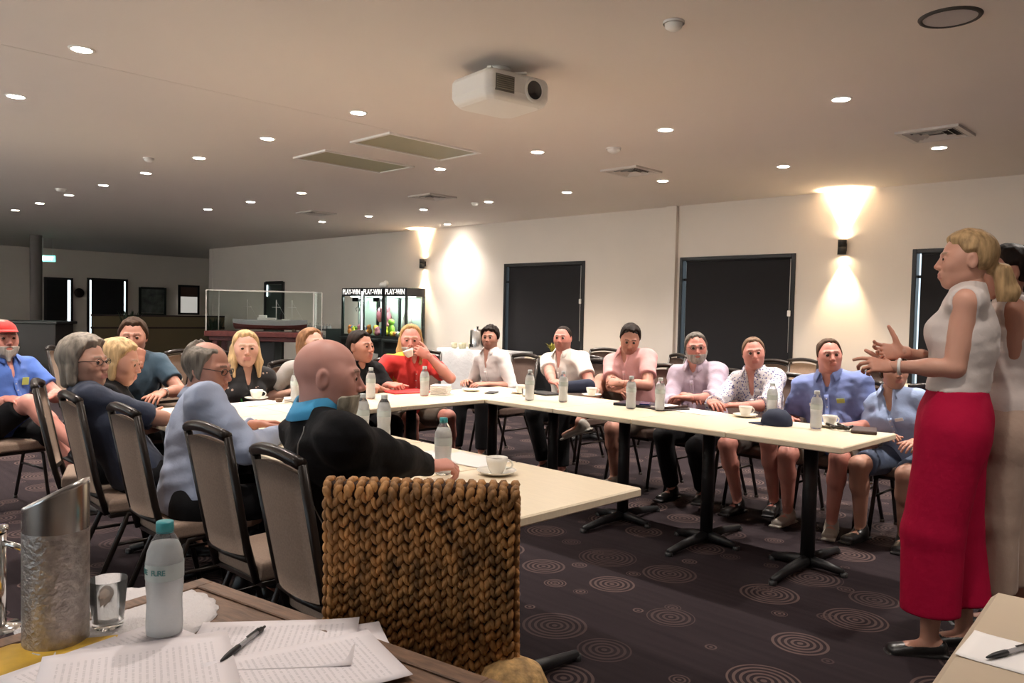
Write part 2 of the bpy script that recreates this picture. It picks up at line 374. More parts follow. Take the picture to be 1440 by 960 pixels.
def person(label, head, hip, body_az, head_az, pitch=0, roll=0, sex='m', wd=1., belly=0., skin=(.52, .30, .21), hair=None, beard=None, stub=None,
           R=None, L=None, feet=None, shirt=None, sleeve='short', legs='long', trou=None, shoe=None, glasses=None, collar=None, vneck=.05, h=.004, stand=False,
           group=None, hs=1., knees=None, hem=0, extra=None, fold=.0035, name='person', footdir=None, wide=0, foldseed=1, collar_open=30, shoulders=1., shoelow=False, neckw=1., collar_h=1.):
    M = frame(head_az, pitch, roll); B = frame(body_az); f, rgt = B[:, 1], B[:, 0]
    fem = sex == 'f'
    top = A(*head); Hc = top - M[:, 2] * .117 * hs
    P = A(*hip); Nb = Hc - M[:, 2] * (.125 if hs == 1. else .131) - M[:, 1] * .02 - A(0, 0, .012)
    up = nrm(Nb - P); rg = nrm(rgt - up * (rgt @ up)); fw = np.cross(up, rg); TL = np.linalg.norm(Nb - P)
    org = A(P[0], P[1], 0); root = thing(name, label, 'person', tuple(org), 0, group)
    sw = (.150 if fem else .172) * (1 + (wd - 1) * .6) * shoulders
    Sj = {s: Nb - up * .055 + rg * sw * s for s in (1, -1)}
    ua, fa = (.27, .235) if fem else (.29, .255)
    # default hands: on the lap
    arms = {}
    for s, spec in ((1, R), (-1, L)):
        spec = dict(spec or {})
        tgt = A(*spec['at']) if 'at' in spec else P + f * .27 + rgt * .07 * s + A(0, 0, .14)
        pole = A(*spec['pole']) if 'pole' in spec else (-f * .35 + rgt * s * .6 + A(0, 0, -1.))
        E, Wr = ik(Sj[s], tgt, ua, fa, pole)
        D = A(*spec['dir']) if 'dir' in spec else nrm(Wr - E) + A(0, 0, -.1)
        n = A(*spec['n']) if 'n' in spec else A(0, 0, -1.) - rgt * s * .3
        arms[s] = (E, Wr, D, n, spec.get('pose', 'rest'), spec.get('thumb', 0), spec.get('hide', False))
    # legs
    hl, sl_ = (.41, .42) if fem else (.43, .44)
    if stand: hl, sl_ = .42, .42
    J = {s: P + rgt * .088 * s * wd ** .5 - up * .03 for s in (1, -1)}; leg = {}
    for s in (1, -1):
        an = A(*feet[0 if s == 1 else 1]) if feet else A(*(P[:2] + f[:2] * .46 + rgt[:2] * .11 * s), .09)
        pole = A(*knees[0 if s == 1 else 1]) if knees else (f * (1 if not stand else .6) + A(0, 0, 1. if not stand else 0.) + rgt * s * .12)
        if stand: hl = sl_ = np.linalg.norm(J[s] - an) * .5012
        K, An = ik(J[s], an, hl, sl_, pole)
        fd = footdir[0 if s == 1 else 1] if footdir else None
        leg[s] = (K, An, nrm(A(*fd)) if fd else nrm(f + rgt * s * .15))
    # ---------------- head + neck (fine)
    loc = lambda x, y, z: Hc + (M[:, 0] * x + M[:, 1] * y + M[:, 2] * z) * hs
    jw = .9 if fem else 1.
    hg = Fld(Hc - .175, Hc + .175, h)
    def e(c, r, k=.02, op='u'): hg.put(ell(loc(*c), A(*r) * hs, M), k, op)
    def c_(a, b, ra, rb=None, k=.01, op='u'): hg.put(cone(loc(*a), loc(*b), ra * hs, (rb if rb is not None else ra) * hs), k, op)
    e((0, -.015, .028), (.077, .098, .090)); e((0, .022, -.03), (.063 * jw, .070, .078), .03)
    e((0, .058, -.092), (.025 * jw, .024, .023), .03)
    for s in (1, -1): c_((.052 * jw * s, -.005, -.055), (.022 * s, .055, -.092), .019, .018, .03)
    for s in (1, -1): e((.036 * jw * s, .040, -.045), (.028, .038, .040), .03); e((.050 * s, .030, .0), (.024, .040, .034), .03)
    X, Y, Z = hg.full(); lx, ly, lz = [(M[0, i] * (X - Hc[0]) + M[1, i] * (Y - Hc[1]) + M[2, i] * (Z - Hc[2])) / hs for i in range(3)]
    G = hg.F.copy()
    nr = (.047 if fem else .058) * neckw
    hg.put(cone(loc(0, -.022, -.055), Nb - up * .03, nr, nr * 1.12), .025)
    c_((0, .084, .016), (0, .108 if not fem else .1075, -.026), .0085 if not fem else .0075, .0115 if not fem else .0095, .012)
    for s in (1, -1):
        c_((.010 * s, .100, -.031), (.011 * s, .099, -.031), .0085, .0085, .006)
        c_((.012 * s, .085, .026), (.043 * s, .074, .026), .009 if not fem else .0058, .008 if not fem else .0055, .014)
        c_((.031 * s, .099, .006), (.032 * s, .098, .006), .0135, .0135, .014, 's')
        e((.031 * s, .0765, .005), (.0155, .0155, .0145), .004)
        e((.042 * s, .058, -.022), (.022, .022, .02), .02)
        e((.031 * s, .094, .004), (.0122, .012, .0046), .002, 's')
        e((.079 * s, -.012, -.004), (.009, .020, .032), .006); e((.089 * s, -.006, .0), (.007, .011, .02), .004, 's')
    e((0, .080, -.062), (.03, .018, .022), .014)
    c_((-.018, .0925, -.0565), (.018, .0925, -.0565), .006, .006, .005); c_((-.014, .0915, -.069), (.014, .0915, -.069), .007, .007, .005)
    c_((-.022, .1035, -.0625), (.022, .1035, -.0625), .0042, .0042, .003, 's')
    V, Q = nets(hg)
    lv = (V - Hc) @ M / hs
    sk = np.array(skin) * A(.90, .88, .90); cols = np.tile(sk, (len(V), 1))
    def mixm(mask, c): 
        nonlocal cols
        mask = np.clip(mask, 0, 1)[:, None]; cols = cols * (1 - mask) + np.array(c) * mask
    chk = np.exp(-(((np.abs(lv[:, 0]) - .04) / .022) ** 2 + ((lv[:, 2] + .02) / .022) ** 2)) * (lv[:, 1] > .03)
    mixm(chk * .22, sk * A(1.05, .76, .72))
    nose = np.exp(-((lv[:, 0] / .015) ** 2 + ((lv[:, 2] + .028) / .016) ** 2)) * (lv[:, 1] > .09); mixm(nose * .35, sk * A(1.05, .7, .66))
    lips = (np.abs(lv[:, 2] + .063) < .0125) & (np.abs(lv[:, 0]) < .023) & (lv[:, 1] > .085)
    mixm(lips * .7, A(.42, .15, .13) if fem else sk * A(.85, .55, .52))
    hc = hair['c'] if hair else (.2, .15, .1)
    bc = beard['c'] if beard else hc
    brow = (np.abs(lv[:, 2] - (.031 - .08 * np.maximum(0, np.abs(lv[:, 0]) - .03))) < .0048) & (np.abs(lv[:, 0]) > .011) & (np.abs(lv[:, 0]) < .047) & (lv[:, 1] > .06)
    mixm(brow * .75, np.array(hc) * .6)
    if stub: mixm(((lv[:, 2] < -.035) & (lv[:, 1] > .0) & (lv[:, 2] > -.125)) * stub, np.array(bc))
    parts = [(V, Q, cols)]
    # ---------------- body (coarse)
    allp = np.array([P, Nb] + [x for s in (1, -1) for x in (Sj[s], arms[s][0], arms[s][1], J[s], leg[s][0], leg[s][1])])
    lo = allp.min(0) - .2; hi = allp.max(0) + .2; lo[2] = max(lo[2], -.03)
    C = P + (Nb - P) * .70; ab = P + (Nb - P) * .30
    def torso(fl, o, k=.03, bust=True):
        fl.put(econe(P - up * .03, P + up * .05, (.150 * wd + o, .115 + o), (.145 * wd + o, .108 + belly * .5 + o), rg), .03)
        fl.put(econe(P + up * .03, C, ((.125 if fem else .138) * wd + o, .100 + belly * .7 + o), (.142 * wd + o, .105 + belly * .2 + o), rg), .05)
        if belly: fl.put(ell(ab + fw * (.03 + belly * .5), A(.12 * wd + o, .10 + belly * .6 + o, .13 + o), np.stack([rg, fw, up], 1)), .05)
        fl.put(econe(C - up * .05, Nb - up * .085, (.145 * wd + o, .105 + o), (.125 * wd + o, .085 + o), rg), .05)
        fl.put(cone(Sj[1] - rg * .01, Sj[-1] + rg * .01, .052 + o), .04)
        for s in (1, -1): fl.put(cone(Nb + up * .012, Sj[s] - rg * s * .02, .042 + o * .9, .048 + o), .035)
        if fem and bust:
            for s in (1, -1): fl.put(ell(C + fw * .085 + rg * s * .065 - up * .015, A(.058 + o, .05 + o, .058 + o), np.stack([rg, fw, up], 1)), .03)
    bg = Fld(lo, hi, .0085 if h <= .0035 else .010); am = .87 if fem else 1.
    torso(bg, 0); bg.put(cone(loc(0, -.022, -.06), Nb - up * .03, nr, nr * 1.12), .03)
    for s in (1, -1):
        E, W, D, n, pose, th, hide = arms[s]; w2 = 1 + (wd - 1) * .5
        bg.put(cone(Sj[s], E, .050 * am * w2, .041 * am * w2), .03); bg.put(econe(E, E + (W - E) * .4, (.042 * am * w2,) * 2, (.041 * am * w2, .038 * am * w2), n), .01)
        bg.put(cone(E + (W - E) * .35, W, .0385 * am * w2, .0245 * am), .015)
        K, An, fd = leg[s]
        bg.put(cone(J[s], K, .083 * wd ** .5, .054), .04); bg.put(cone(K, K + (An - K) * .35, .054, .056), .02)
        bg.put(cone(K + (An - K) * .3 - fd * .012, An, .054, .034), .02)
        bg.put(econe(An - fd * .03 - A(0, 0, .045), An + fd * .13 - A(0, 0, .06), (.032, .03), (.038, .018), np.cross(fd, A(0, 0, 1.))), .03)
    V2, Q2 = nets(bg); c2 = np.tile(sk, (len(V2), 1)); parts.append((V2, Q2, c2))
    for s in (1, -1):
        E, W, D, n, pose, th, hide = arms[s]
        if hide: continue
        V3, Q3 = hand_build(W, D, n, s, CURL.get(pose, 20) if isinstance(pose, str) else pose, th, .0032 if h <= .0035 else .0042, .93 if fem else 1.02)
        parts.append((V3, Q3, np.tile(sk * A(1.02, .93, .9), (len(V3), 1))))
    off = 0; VV = []; QQ = []; CC = []
    for v, q, c in parts: VV.append(v); QQ.append(q + off); CC.append(c); off += len(v)
    npmesh('body', np.concatenate(VV), np.concatenate(QQ), M_skin, root, np.concatenate(CC), org)
    # eyes
    for s in (1, -1):
        mb = MB(); pr = [(.0128 * math.sin(t), .0128 * math.cos(t)) for t in [PI * i / 10 for i in range(11)]]
        R3 = Matrix(np.stack([M[:, 0], -M[:, 2], M[:, 1]], 1).tolist()); c = loc(.031 * s, .0790, .005) - org
        mb.lathe(pr[:4], 14, tuple(c), 1, R3); mb.lathe(pr[3:], 14, tuple(c), 0, R3); eo = mb.build('eye', [M_sclera, M_iris], root)
    # ---------------- hair
    if hair:
        hm = hairmat(hair['n'], hair['c']); th = hair.get('th', .011); lg = hair.get('long', 0)
        if lg or hair.get('tail') or hair.get('locks'):
            f2 = Fld(Hc - A(.19, .19, .17 + lg), Hc + .19, .0045)
            f2.put(ell(loc(0, -.015, .028), A(.077, .098, .09) * hs, M), .02); f2.put(ell(loc(0, .022, -.03), A(.063 * jw, .07, .078) * hs, M), .03)
            X, Y, Z = f2.full(); lx, ly, lz = [(M[0, i] * (X - Hc[0]) + M[1, i] * (Y - Hc[1]) + M[2, i] * (Z - Hc[2])) / hs for i in range(3)]
        else: f2 = Fld(hg.lo, Hc + .175, h); f2.F = G
        zf = hair.get('front', .070) + .014; zs = hair.get('side', -.02); zn = hair.get('nape', -.075)
        zl = np.interp(ly, [-.12, -.035, -.025, .010, .022, .04, .055, .09], [zn, zn + .01, zs + .01, zs, .030, zf - .016, zf - .002, zf + .02]) - 4 * np.minimum(np.abs(lx), .03) ** 2 + (ly > .02) * ((.016 if not fem else .004) * np.exp(-((np.abs(lx) - .048) / .014) ** 2) + (.0035 + min(.003, hair.get('rough', .0026))) * (np.sin(lx * 210 + foldseed) * .6 + np.sin(lx * 95 + 2 * foldseed)))
        wb = wav(lx, ly, lz * .35, 5 + foldseed, 150) * hair.get('rough', .0026) + wav(lx, ly, lz, 9 + foldseed, 55) * hair.get('rough', .0026)
        tp = np.clip((lz - zl) / .03 + .25, 0, 1)
        if 'top' in hair: tp = tp * np.clip(np.maximum((hair['top'] - lz) / .03, (-.055 - ly) / .02), 0, 1)
        f2.F = f2.F - (th + np.clip(lz, 0, .1) * hair.get('vol', .06)) * tp + (1 - tp) ** 2 * .009 + wb * tp
        if lg:
            g2 = f2.F
            for s in (1, -1):
                for (y0, rr) in ((-.05, .034), (-.015, .03)) + (((.02, .022),) if hair.get('frontlocks', 1) else ()):
                    a = loc(.066 * s, y0, .0); b = loc(.080 * s, y0 + .01, -.09) ; c3 = b + A(0, 0, -lg) + M[:, 1] * (.03 if y0 > -.03 else -.02)
                    f2.put(cone(a, b, rr, rr), .02); f2.put(cone(b, c3, rr, rr * .55), .02)
            for x0 in (-.035, 0, .035):
                a = loc(x0, -.085, .0); b = loc(x0 * 1.2, -.085, -.10); c3 = b + A(0, 0, -lg) - M[:, 1] * .01
                f2.put(cone(a, b, .032, .032), .02); f2.put(cone(b, c3, .032, .02), .02)
            f2.F += wav(X, Y, Z * .15, 31 + foldseed, 190) * .0018
            f2.put(ell(loc(0, .10, -.035), A(.050, .065, .088) * hs, M), .008, 's'); f2.put(cone(loc(0, .03, -.10), Nb + fw * .05, .05), .008, 's')
        for a, b, ra, rb in hair.get('locks', []): f2.put(cone(loc(*a), loc(*b), ra, rb), .012)
        if hair.get('locks'): f2.F += wav(X, Y, Z * .2, 77, 160) * .0016
        v, q = nets(f2); npmesh('hair', v, q, hm, root, None, org)
    if beard:
        f3 = Fld(hg.lo, Hc + .175, h); X, Y, Z = f3.full(); lx, ly, lz = [(M[0, i] * (X - Hc[0]) + M[1, i] * (Y - Hc[1]) + M[2, i] * (Z - Hc[2])) / hs for i in range(3)]
        f3.F = G - beard.get('th', .007) + wav(lx, ly, lz, 3, 160) * .0015
        f3.put(ell(loc(0, .080, -.062), A(.03, .022, .026) * hs, M), .01)
        if beard.get('goat'): f3.put(cone(loc(0, .07, -.09), loc(0, .085, -.13 - beard['goat']), .026, .012), .012)
        ztop = np.interp(ly, [-.02, .02, .05, .08], [.0 if beard.get('full', 1) else -.09, -.02 if beard.get('full', 1) else -.08, -.05, -.047]); f3.F = smax(smax(f3.F, lz - ztop, .004), -(ly - (.0 if beard.get('full', 1) else .04)), .004)
        f3.put(ell(loc(0, .105, -.064), A(.020, .02, .010) * hs, M), .004, 's')
        v, q = nets(f3)
        if len(v): npmesh('beard', v, q, hairmat(beard['n'], beard['c']), root, None, org)
    # ---------------- shirt
    if shirt:
        sg = Fld(lo, hi, .0085 if h <= .0035 else .010); o = .015; torso(sg, o); sg.put(cone(Nb - up * .09, Nb - up * .012, nr * 1.12 + .016), .02)
        for s in (1, -1):
            E, W, D, n, *_ = arms[s]; w2 = 1 + (wd - 1) * .5
            if sleeve == 'short':
                t = .66; q = Sj[s] + (E - Sj[s]) * t; sg.put(ccone(Sj[s], q, .052 * am * w2 + o, .053 * am * w2 + o), .035)
            elif sleeve == 'elbow':
                q = E + (W - E) * .12; sg.put(cone(Sj[s], E, .052 * am * w2 + o, .046 * am + o), .02); sg.put(ccone(E, q, .046 * am * w2 + o, .047 * am + o), .015)
            elif sleeve in ('long', 'rolled'):
                q = E + (W - E) * (.93 if sleeve == 'long' else .35); sg.put(cone(Sj[s], E, .052 * am * w2 + o, .048 * am + o), .05); sg.put(ccone(E, q, .048 * am + o, .030 * am + o if sleeve == 'long' else .044 * am + o), .02)
                if sleeve == 'rolled': sg.put(ccone(E + (W - E) * .2, q, .046 * am + o, .047 * am + o), .006)
            elif sleeve == 'none':
                sg.put(cone(Sj[s] + rg * s * .075 - up * .03, Sj[s] + rg * s * .06 - up * .2, .062, .05), .008, 's'); sg.put(cone(Sj[s] + rg * s * .08 + up * .05, Sj[s] + rg * s * .07, .05, .055), .008, 's')
        X, Y, Z = sg.full(); near = np.abs(sg.F) < .03
        wr = wav(X, Y, Z, 20 + foldseed, 26, 4); sg.F = sg.F + np.where(near, (np.abs(wr) - .25) * fold * 3.4 + wav(X, Y, Z * 2, 40 + foldseed, 60) * fold * .9, 0).astype(np.float32)
        if hem: 
            zz = P[2] - hem; sg.put(econe(P + up * .05, A(P[0], P[1], zz + .05), (.165 * wd, .135 + belly * .5), (.175 * wd, .15), rg), .04); sg.F = np.maximum(sg.F, zz - Z)
        elif stand: sg.F = np.maximum(sg.F, (P[2] + .138) - Z)
        else: sg.F = np.maximum(sg.F, (P[2] - .055) - Z)
        sg.put(cone(Nb + up * .022, Hc, nr + .004, nr + .02), .006, 's')
        if vneck: sg.put(cone(Nb + fw * .055 + up * .03, Nb + fw * .125 - up * vneck, .030, .012), .006, 's')
        v, q = nets(sg); so = npmesh('shirt' if not fem or collar else 'top', v, q, shirt, root, None, org)
        shv = v
        if collar:
            ax = nrm(Hc - M[:, 1] * .02 - Nb); r0 = rg; f0 = nrm(fw - ax * (fw @ ax)); r0 = np.cross(f0, ax); vs = []; n_ = 40; g = math.radians(collar_open)
            for i in range(n_ + 1):
                a = g + (2 * PI - 2 * g) * i / n_; fr = max(0, math.cos(a)) ** 2; d = f0 * math.cos(a) + r0 * math.sin(a)
                sd_ = (.020 * math.sin(a) ** 2 + .006) * collar_h
                for rr, zz in ((nr + .012, -.020), (nr + .008, .030 - .012 * fr), (nr + .014, .031 - .014 * fr), (nr + .036 + .016 * fr, -.012 - .034 * fr)):
                    vs.append(Nb + d * rr + ax * (zz * collar_h + sd_) + f0 * .012 * fr - org)
            fs = [(4 * i + j, 4 * i + j + 1, 4 * i + j + 5, 4 * i + j + 4) for i in range(n_) for j in range(3)]
            mb = MB(); mb.add(vs, fs, True); co = mb.build('collar', collar, so); md = co.modifiers.new('thick', 'SOLIDIFY'); md.thickness = .003; md.offset = 0
            if collar_h == 1.:
                ctr = []
                for t_ in np.linspace(-.02 - vneck, -TL * .62, 9):
                    c = Nb + up * t_; d_ = shv - c; af = d_ @ fw; r_ = np.linalg.norm(d_ - np.outer(af, fw), axis=1); sel = (r_ < .022) & (af > 0)
                    if sel.any(): ctr.append(c + fw * (af[sel].max() + .001) - org)
                if len(ctr) > 2:
                    vs = []
                    for c in ctr: vs += [c - rg * .014, c + rg * .014]
                    pl = MB().add(vs, [(2 * i, 2 * i + 1, 2 * i + 3, 2 * i + 2) for i in range(len(ctr) - 1)], True).build('placket', collar, so); md = pl.modifiers.new('thick', 'SOLIDIFY'); md.thickness = .004; md.offset = 0
                    mb = MB(); Rb = Matrix(np.stack([rg, up, fw], 1).tolist())
                    for c in ctr[1::2]: mb.lathe([(.0001, .004), (.0045, .004), (.005, .001)], 8, tuple(c), 0, Rb)
                    mb.build('buttons', M_sclera, pl)
        def on_chest(rx, uz, w, hh, m, nm, out=.005):
            c = C + rg * rx + up * uz; d = (shv - c); ax_ = d @ fw; pr = d - np.outer(ax_, fw); r_ = np.linalg.norm(pr, axis=1); sel = (r_ < .03) & (ax_ > 0)
            if not sel.any(): return
            pt = c + fw * (ax_[sel].max() + out) - org; mb = MB(); mb.box((0, 0, 0), (w, .003, hh), Matrix(np.stack([rg, fw, up], 1).tolist()), b=.001)
            ob = mb.build(nm, m, so); ob.location = tuple(pt)
        for a in (extra or []):
            if a[0] == 'chest': on_chest(*a[1:])
    else: so = None
    # ---------------- trousers
    if trou:
        tg = Fld(A(lo[0], lo[1], -.02), A(hi[0], hi[1], P[2] + .22), .0085 if h <= .0035 else .010); o = .012
        tg.put(econe(P - up * .04, P + up * (.07 if not stand else .12), (.150 * wd + o, .118 + o), (.142 * wd + o * .6, .105 + belly * .4 + o * .6), rg), .03)
        if stand: tg.put(econe(P - up * .10, P + up * .02, (.165 * wd + o, .12 + o), (.158 * wd + o, .125 + o), rg), .05)
        for s in (1, -1):
            K, An, fd = leg[s]; r1 = .088 * wd ** .5 + wide * .4
            if legs == 'long':
                en = An + (K - An) * hem_up(legs, s)
                tg.put(cone(J[s], K, r1 + .004, .070 + wide), .035); tg.put(ccone(K, en, .071 + wide, .060 + wide * 1.0), .02)
            elif legs == 'crop':
                en = An + (K - An) * .22; tg.put(cone(J[s], K, r1 + .012, .072 + wide), .035); tg.put(ccone(K, en, .072 + wide, .068 + wide), .02)
            else:
                en = J[s] + (K - J[s]) * .86; tg.put(ccone(J[s], en, r1 + .006, .078), .035)
        X, Y, Z = tg.full(); near = np.abs(tg.F) < .03; wr = wav(X, Y, Z * .6, 60 + foldseed, 24, 4); tg.F = tg.F + np.where(near, (np.abs(wr) - .25) * fold * 1.6, 0).astype(np.float32)
        if stand: tg.F = np.maximum(tg.F, Z - (P[2] + .15))
        v, q = nets(tg); npmesh('shorts' if legs == 'shorts' else 'trousers', v, q, trou, root, None, org)
    # ---------------- shoes
    if shoe:
        for s in (1, -1):
            K, An, fd = leg[s]; sd = np.cross(fd, A(0, 0, 1.)); sh = Fld(An - .26, An + .26, .006); dz = np.array([0, 0, 1.]) - fd * fd[2]; dz = nrm(dz); Ft = np.stack([sd, fd, dz], 1)
            q = lambda x, y, z: An + sd * x + fd * y + dz * z
            sh.put(econe(q(0, -.035, -.055), q(0, .145, -.066), (.037, .036), (.043, .024), sd), .02)
            if not shoelow: sh.put(cone(q(0, -.015, -.02), q(0, .0, -.05), .042, .042), .025)
            sh.put(rbox(q(0, .055, -.083), (.041, .135, .008), Ft, .006), .006)
            if shoelow: sh.put(econe(q(0, -.02, .0), q(0, .05, -.025), (.034, .038), (.034, .022), sd), .006, 's')
            v, qd = nets(sh); npmesh('shoe', v, qd, shoe, root, None, org)
    if glasses:
        mb = MB(); gz = .006 if glasses != 'top' else .085; gy = .098 if glasses != 'top' else .045
        tr = lambda x, y, z: tuple(loc(x, y, z) - org)
        for s in (1, -1):
            ring = [tr(.033 * s + .021 * math.cos(t), gy + .003 - abs(.033 * s + .021 * math.cos(t)) * .12, gz + .014 * math.sin(t)) for t in [2 * PI * i / 16 for i in range(16)]]
            mb.tube(ring, .0016, 6, closed=True); mb.tube([tr(.054 * s, gy - .005, gz + .004), tr(.080 * s, gy - .06, gz + .006), tr(.081 * s, gy - .11, gz - .002)], .0016, 6)
            if glasses in ('sun', 'top'): mb.add(ring + [tr(.033 * s, gy + .004, gz)], [(i, (i + 1) % 16, 16) for i in range(16)])
        mb.tube([tr(-.012, gy + .002, gz + .003), tr(.012, gy + .002, gz + .003)], .0016, 6)
        mb.build('glasses', M_glass_dark, root)
    return dict(root=root, org=org, arms=arms, leg=leg, loc=loc, M=M, Hc=Hc, Nb=Nb, P=P, rg=rg, up=up, fw=fw, C=C, shirt=so)
def hem_up(l, s): return .05
def band(pp, s, t, r, w, m, nm='watch'):
    """band around the forearm, t metres above the wrist"""
    E, W = pp['arms'][s][0], pp['arms'][s][1]; d = nrm(E - W); c = W + d * t; n = nrm(np.cross(d, A(0, 0, 1.))); b = np.cross(d, n); mb = MB()
    mb.tube([tuple(c + (n * math.cos(a) + b * math.sin(a)) * r - pp['org']) for a in [2 * PI * i / 20 for i in range(20)]], w, 8, closed=True)
    return mb.build(nm, m, pp['root'])
# ------------------------------------------------------------------ the room
def struct(name, mb, m, kind='structure'):
    o = mb.build(name, m); o['kind'] = kind; return o
XR, YR, ZC, YB, XL = 2.6, -3.6, 2.8, 8.86, -24.0
mb = MB(); mb.box(((XL + XR) / 2, 3.7, -.05), (XR - XL + .6, 15.6, .1)); struct('floor', mb, M_carpet)
mb = MB(); mb.box(((XL + XR) / 2, 3.7, ZC + .06), (XR - XL + .6, 15.6, .12)); struct('ceiling', mb, M_ceil)
def wall_x(name, y0, y1, x0, x1, ops, m=M_wall):
    """wall running along X with openings (xa,xb,za,zb)"""
    mb = MB(); cur = x0; ym = (y0 + y1) / 2; d = y1 - y0
    for xa, xb, za, zb in sorted(ops):
        mb.box(((cur + xa) / 2, ym, ZC / 2), (xa - cur, d, ZC)); w = xb - xa
        if za > 0: mb.box(((xa + xb) / 2, ym, za / 2), (w, d, za))
        mb.box(((xa + xb) / 2, ym, (zb + ZC) / 2), (w, d, ZC - zb)); cur = xb
    mb.box(((cur + x1) / 2, ym, ZC / 2), (x1 - cur, d, ZC)); return struct(name, mb, m)
WIN = [(-8.99, -7.32, .06, 2.13), (-5.71, -4.14, .06, 2.125), (-2.86, -1.22, .06, 2.12)]
wall_x('wall_back', YB, YB + .2, -19.6, XR, WIN)
wall_x('wall_rear', YR - .2, YR, XL, XR, [(-16.4, -13.5, .5, 2.3), (-10.5, -7.6, .5, 2.3), (-6.8, -3.9, .5, 2.3), (-3.1, -.2, .5, 2.3)])
mb = MB(); mb.box((XR + .1, 2.7, ZC / 2), (.2, 12.8, ZC)); struct('wall_right', mb, M_wall)
mb = MB(); mb.box((XL - .1, 3.7, ZC / 2), (.2, 15, ZC)); struct('wall_left', mb, M_wall)
mb = MB(); mb.box((-19.7, 10, ZC / 2), (.2, 2.3, ZC)); struct('wall_return', mb, M_wall)
mb = MB(); mb.box((-21.9, 11.1, ZC / 2), (4.6, .2, ZC)); struct('wall_alcove', mb, M_wall)
mb = MB(); mb.box((-5.835, YB - .03, ZC / 2), (.16, .06, ZC)); struct('trim_1', mb, M_wall)
mb = MB(); mb.box((-5.2, 1.2, ZC - .0005), (.022, 5.2, .0022)); mb2 = struct('trim_2', mb, M_ceil)
mb = MB(); mb.box(((-19.6 + XR) / 2, YB - .007, .05), (XR + 19.6, .014, .10)); struct('baseboard_back', mb, M_dark)
M_pane = mat('window_glass', (.9, .95, .95), .02, trans=1, ior=1.02)
for i, (xa, xb, za, zb) in enumerate(WIN):
    r = link('window_%d' % (i + 1), None, None, ((xa + xb) / 2, YB, za)); r['kind'] = 'structure'; w = xb - xa; hgt = zb - za; t = .045
    mb = MB()
    for sx in (-1, 1): mb.box((sx * (w / 2 - t / 2), .03, hgt / 2), (t, .10, hgt), b=.004)
    mb.box((0, .03, hgt - t / 2), (w - 2 * t, .10, t), b=.004); mb.box((0, .03, t / 2), (w - 2 * t, .10, t), b=.004); mb.box((0, .05, hgt * .86), (w - 2 * t, .03, .03))
    mb.build('window_frame', M_dark, r)
    mb = MB(); mb.box((0, .07, hgt / 2), (w - 2 * t, .006, hgt - 2 * t)); mb.build('pane', M_pane, r)
    mb = MB(); bw = w - 2 * t - .032; z0, z1 = .12, hgt - t - .02; n = 10
    mb.box((.014, .035, (z0 + z1) / 2), (bw, .004, z1 - z0)); mb.tube([(-bw / 2 + .018, .035, z1 + .02), (bw / 2 + .018, .035, z1 + .02)], .022, 12); mb.box((.014, .035, z0), (bw, .014, .025), b=.003)
    mb.build('roller_blind', M_blind, r)
    mb = MB(); mb.tube([(bw / 2 + .02, -.045, z1), (bw / 2 + .02, -.045, .9)], .003, 6); mb.box((bw / 2 + .02, -.05, 1.36 if i == 1 else 1.48), (.035, .02, .07), b=.004); mb.build('blind_chain', M_white, r)
# rear windows, behind the photographer
for i, x in enumerate((-9.05, -5.35, -1.65, -14.95)):  # the last window is added to bring light to the far left
    r = link('window_%d' % (i + 4), None, None, (x, YR, .5)); r['kind'] = 'structure'; mb = MB()
    for sx in (-1.43, 0, 1.43): mb.box((sx, -.1, .9), (.05, .08, 1.8))
    for z in (.025, 1.775): mb.box((0, -.1, z), (2.9, .08, .05))
    mb.build('window_frame', M_dark, r); mb = MB(); mb.box((0, -.1, .9), (2.8, .006, 1.7)); mb.build('pane', M_pane, r)

# ------------------------------------------------------------------ lights
def em(name, c, s):
    m = mat(name, (.8, .8, .8), .5, emis=c, es=s); return m
M_led = em('led_lens', (1, .93, .82), 60)
def light(kind, loc, energy, color, **k):
    d = bpy.data.lights.new('lamp', kind); d.energy = energy; d.color = color
    for a, v in k.items(): setattr(d, a, v)
    o = bpy.data.objects.new('lamp', d); COL.objects.link(o); o.location = loc; return o
DL = [(-4.926, 1.454, 'nearest the top left corner'), (-6.408, 1.469, 'at the left edge of the photo')]
r1 = [(-4.91 - 1.36 * i, 3.30) for i in range(8)]; r2 = [(-2.14 - 1.35 * i, 5.15) for i in (0, 1, 2, 3, 5, 6, 7)]; r3 = [(-2.12 - 1.35 * i, 7.09) for i in range(8)]
ordn = ['first', 'second', 'third', 'fourth', 'fifth', 'sixth', 'seventh', 'eighth']
LIGHTS = [(x, y, 'round white recessed downlight glowing on the ceiling, ' + t) for x, y, t in DL]
LIGHTS += [(x, y, 'lit downlight in the left ceiling row, %s along from the projector' % ordn[i]) for i, (x, y) in enumerate(r1)]
LIGHTS += [(x, y, 'lit downlight in the middle ceiling row, %s counted from the right' % ordn[i]) for i, (x, y) in enumerate(r2)]
LIGHTS += [(x, y, 'lit downlight in the row nearest the window wall, %s counted from the right' % ordn[i]) for i, (x, y) in enumerate(r3)]
LIGHTS += [(-10.04, 8.53, 'lit round downlight close to the white wall beside the far wall sconce')]
dl0 = None
DLE = 72
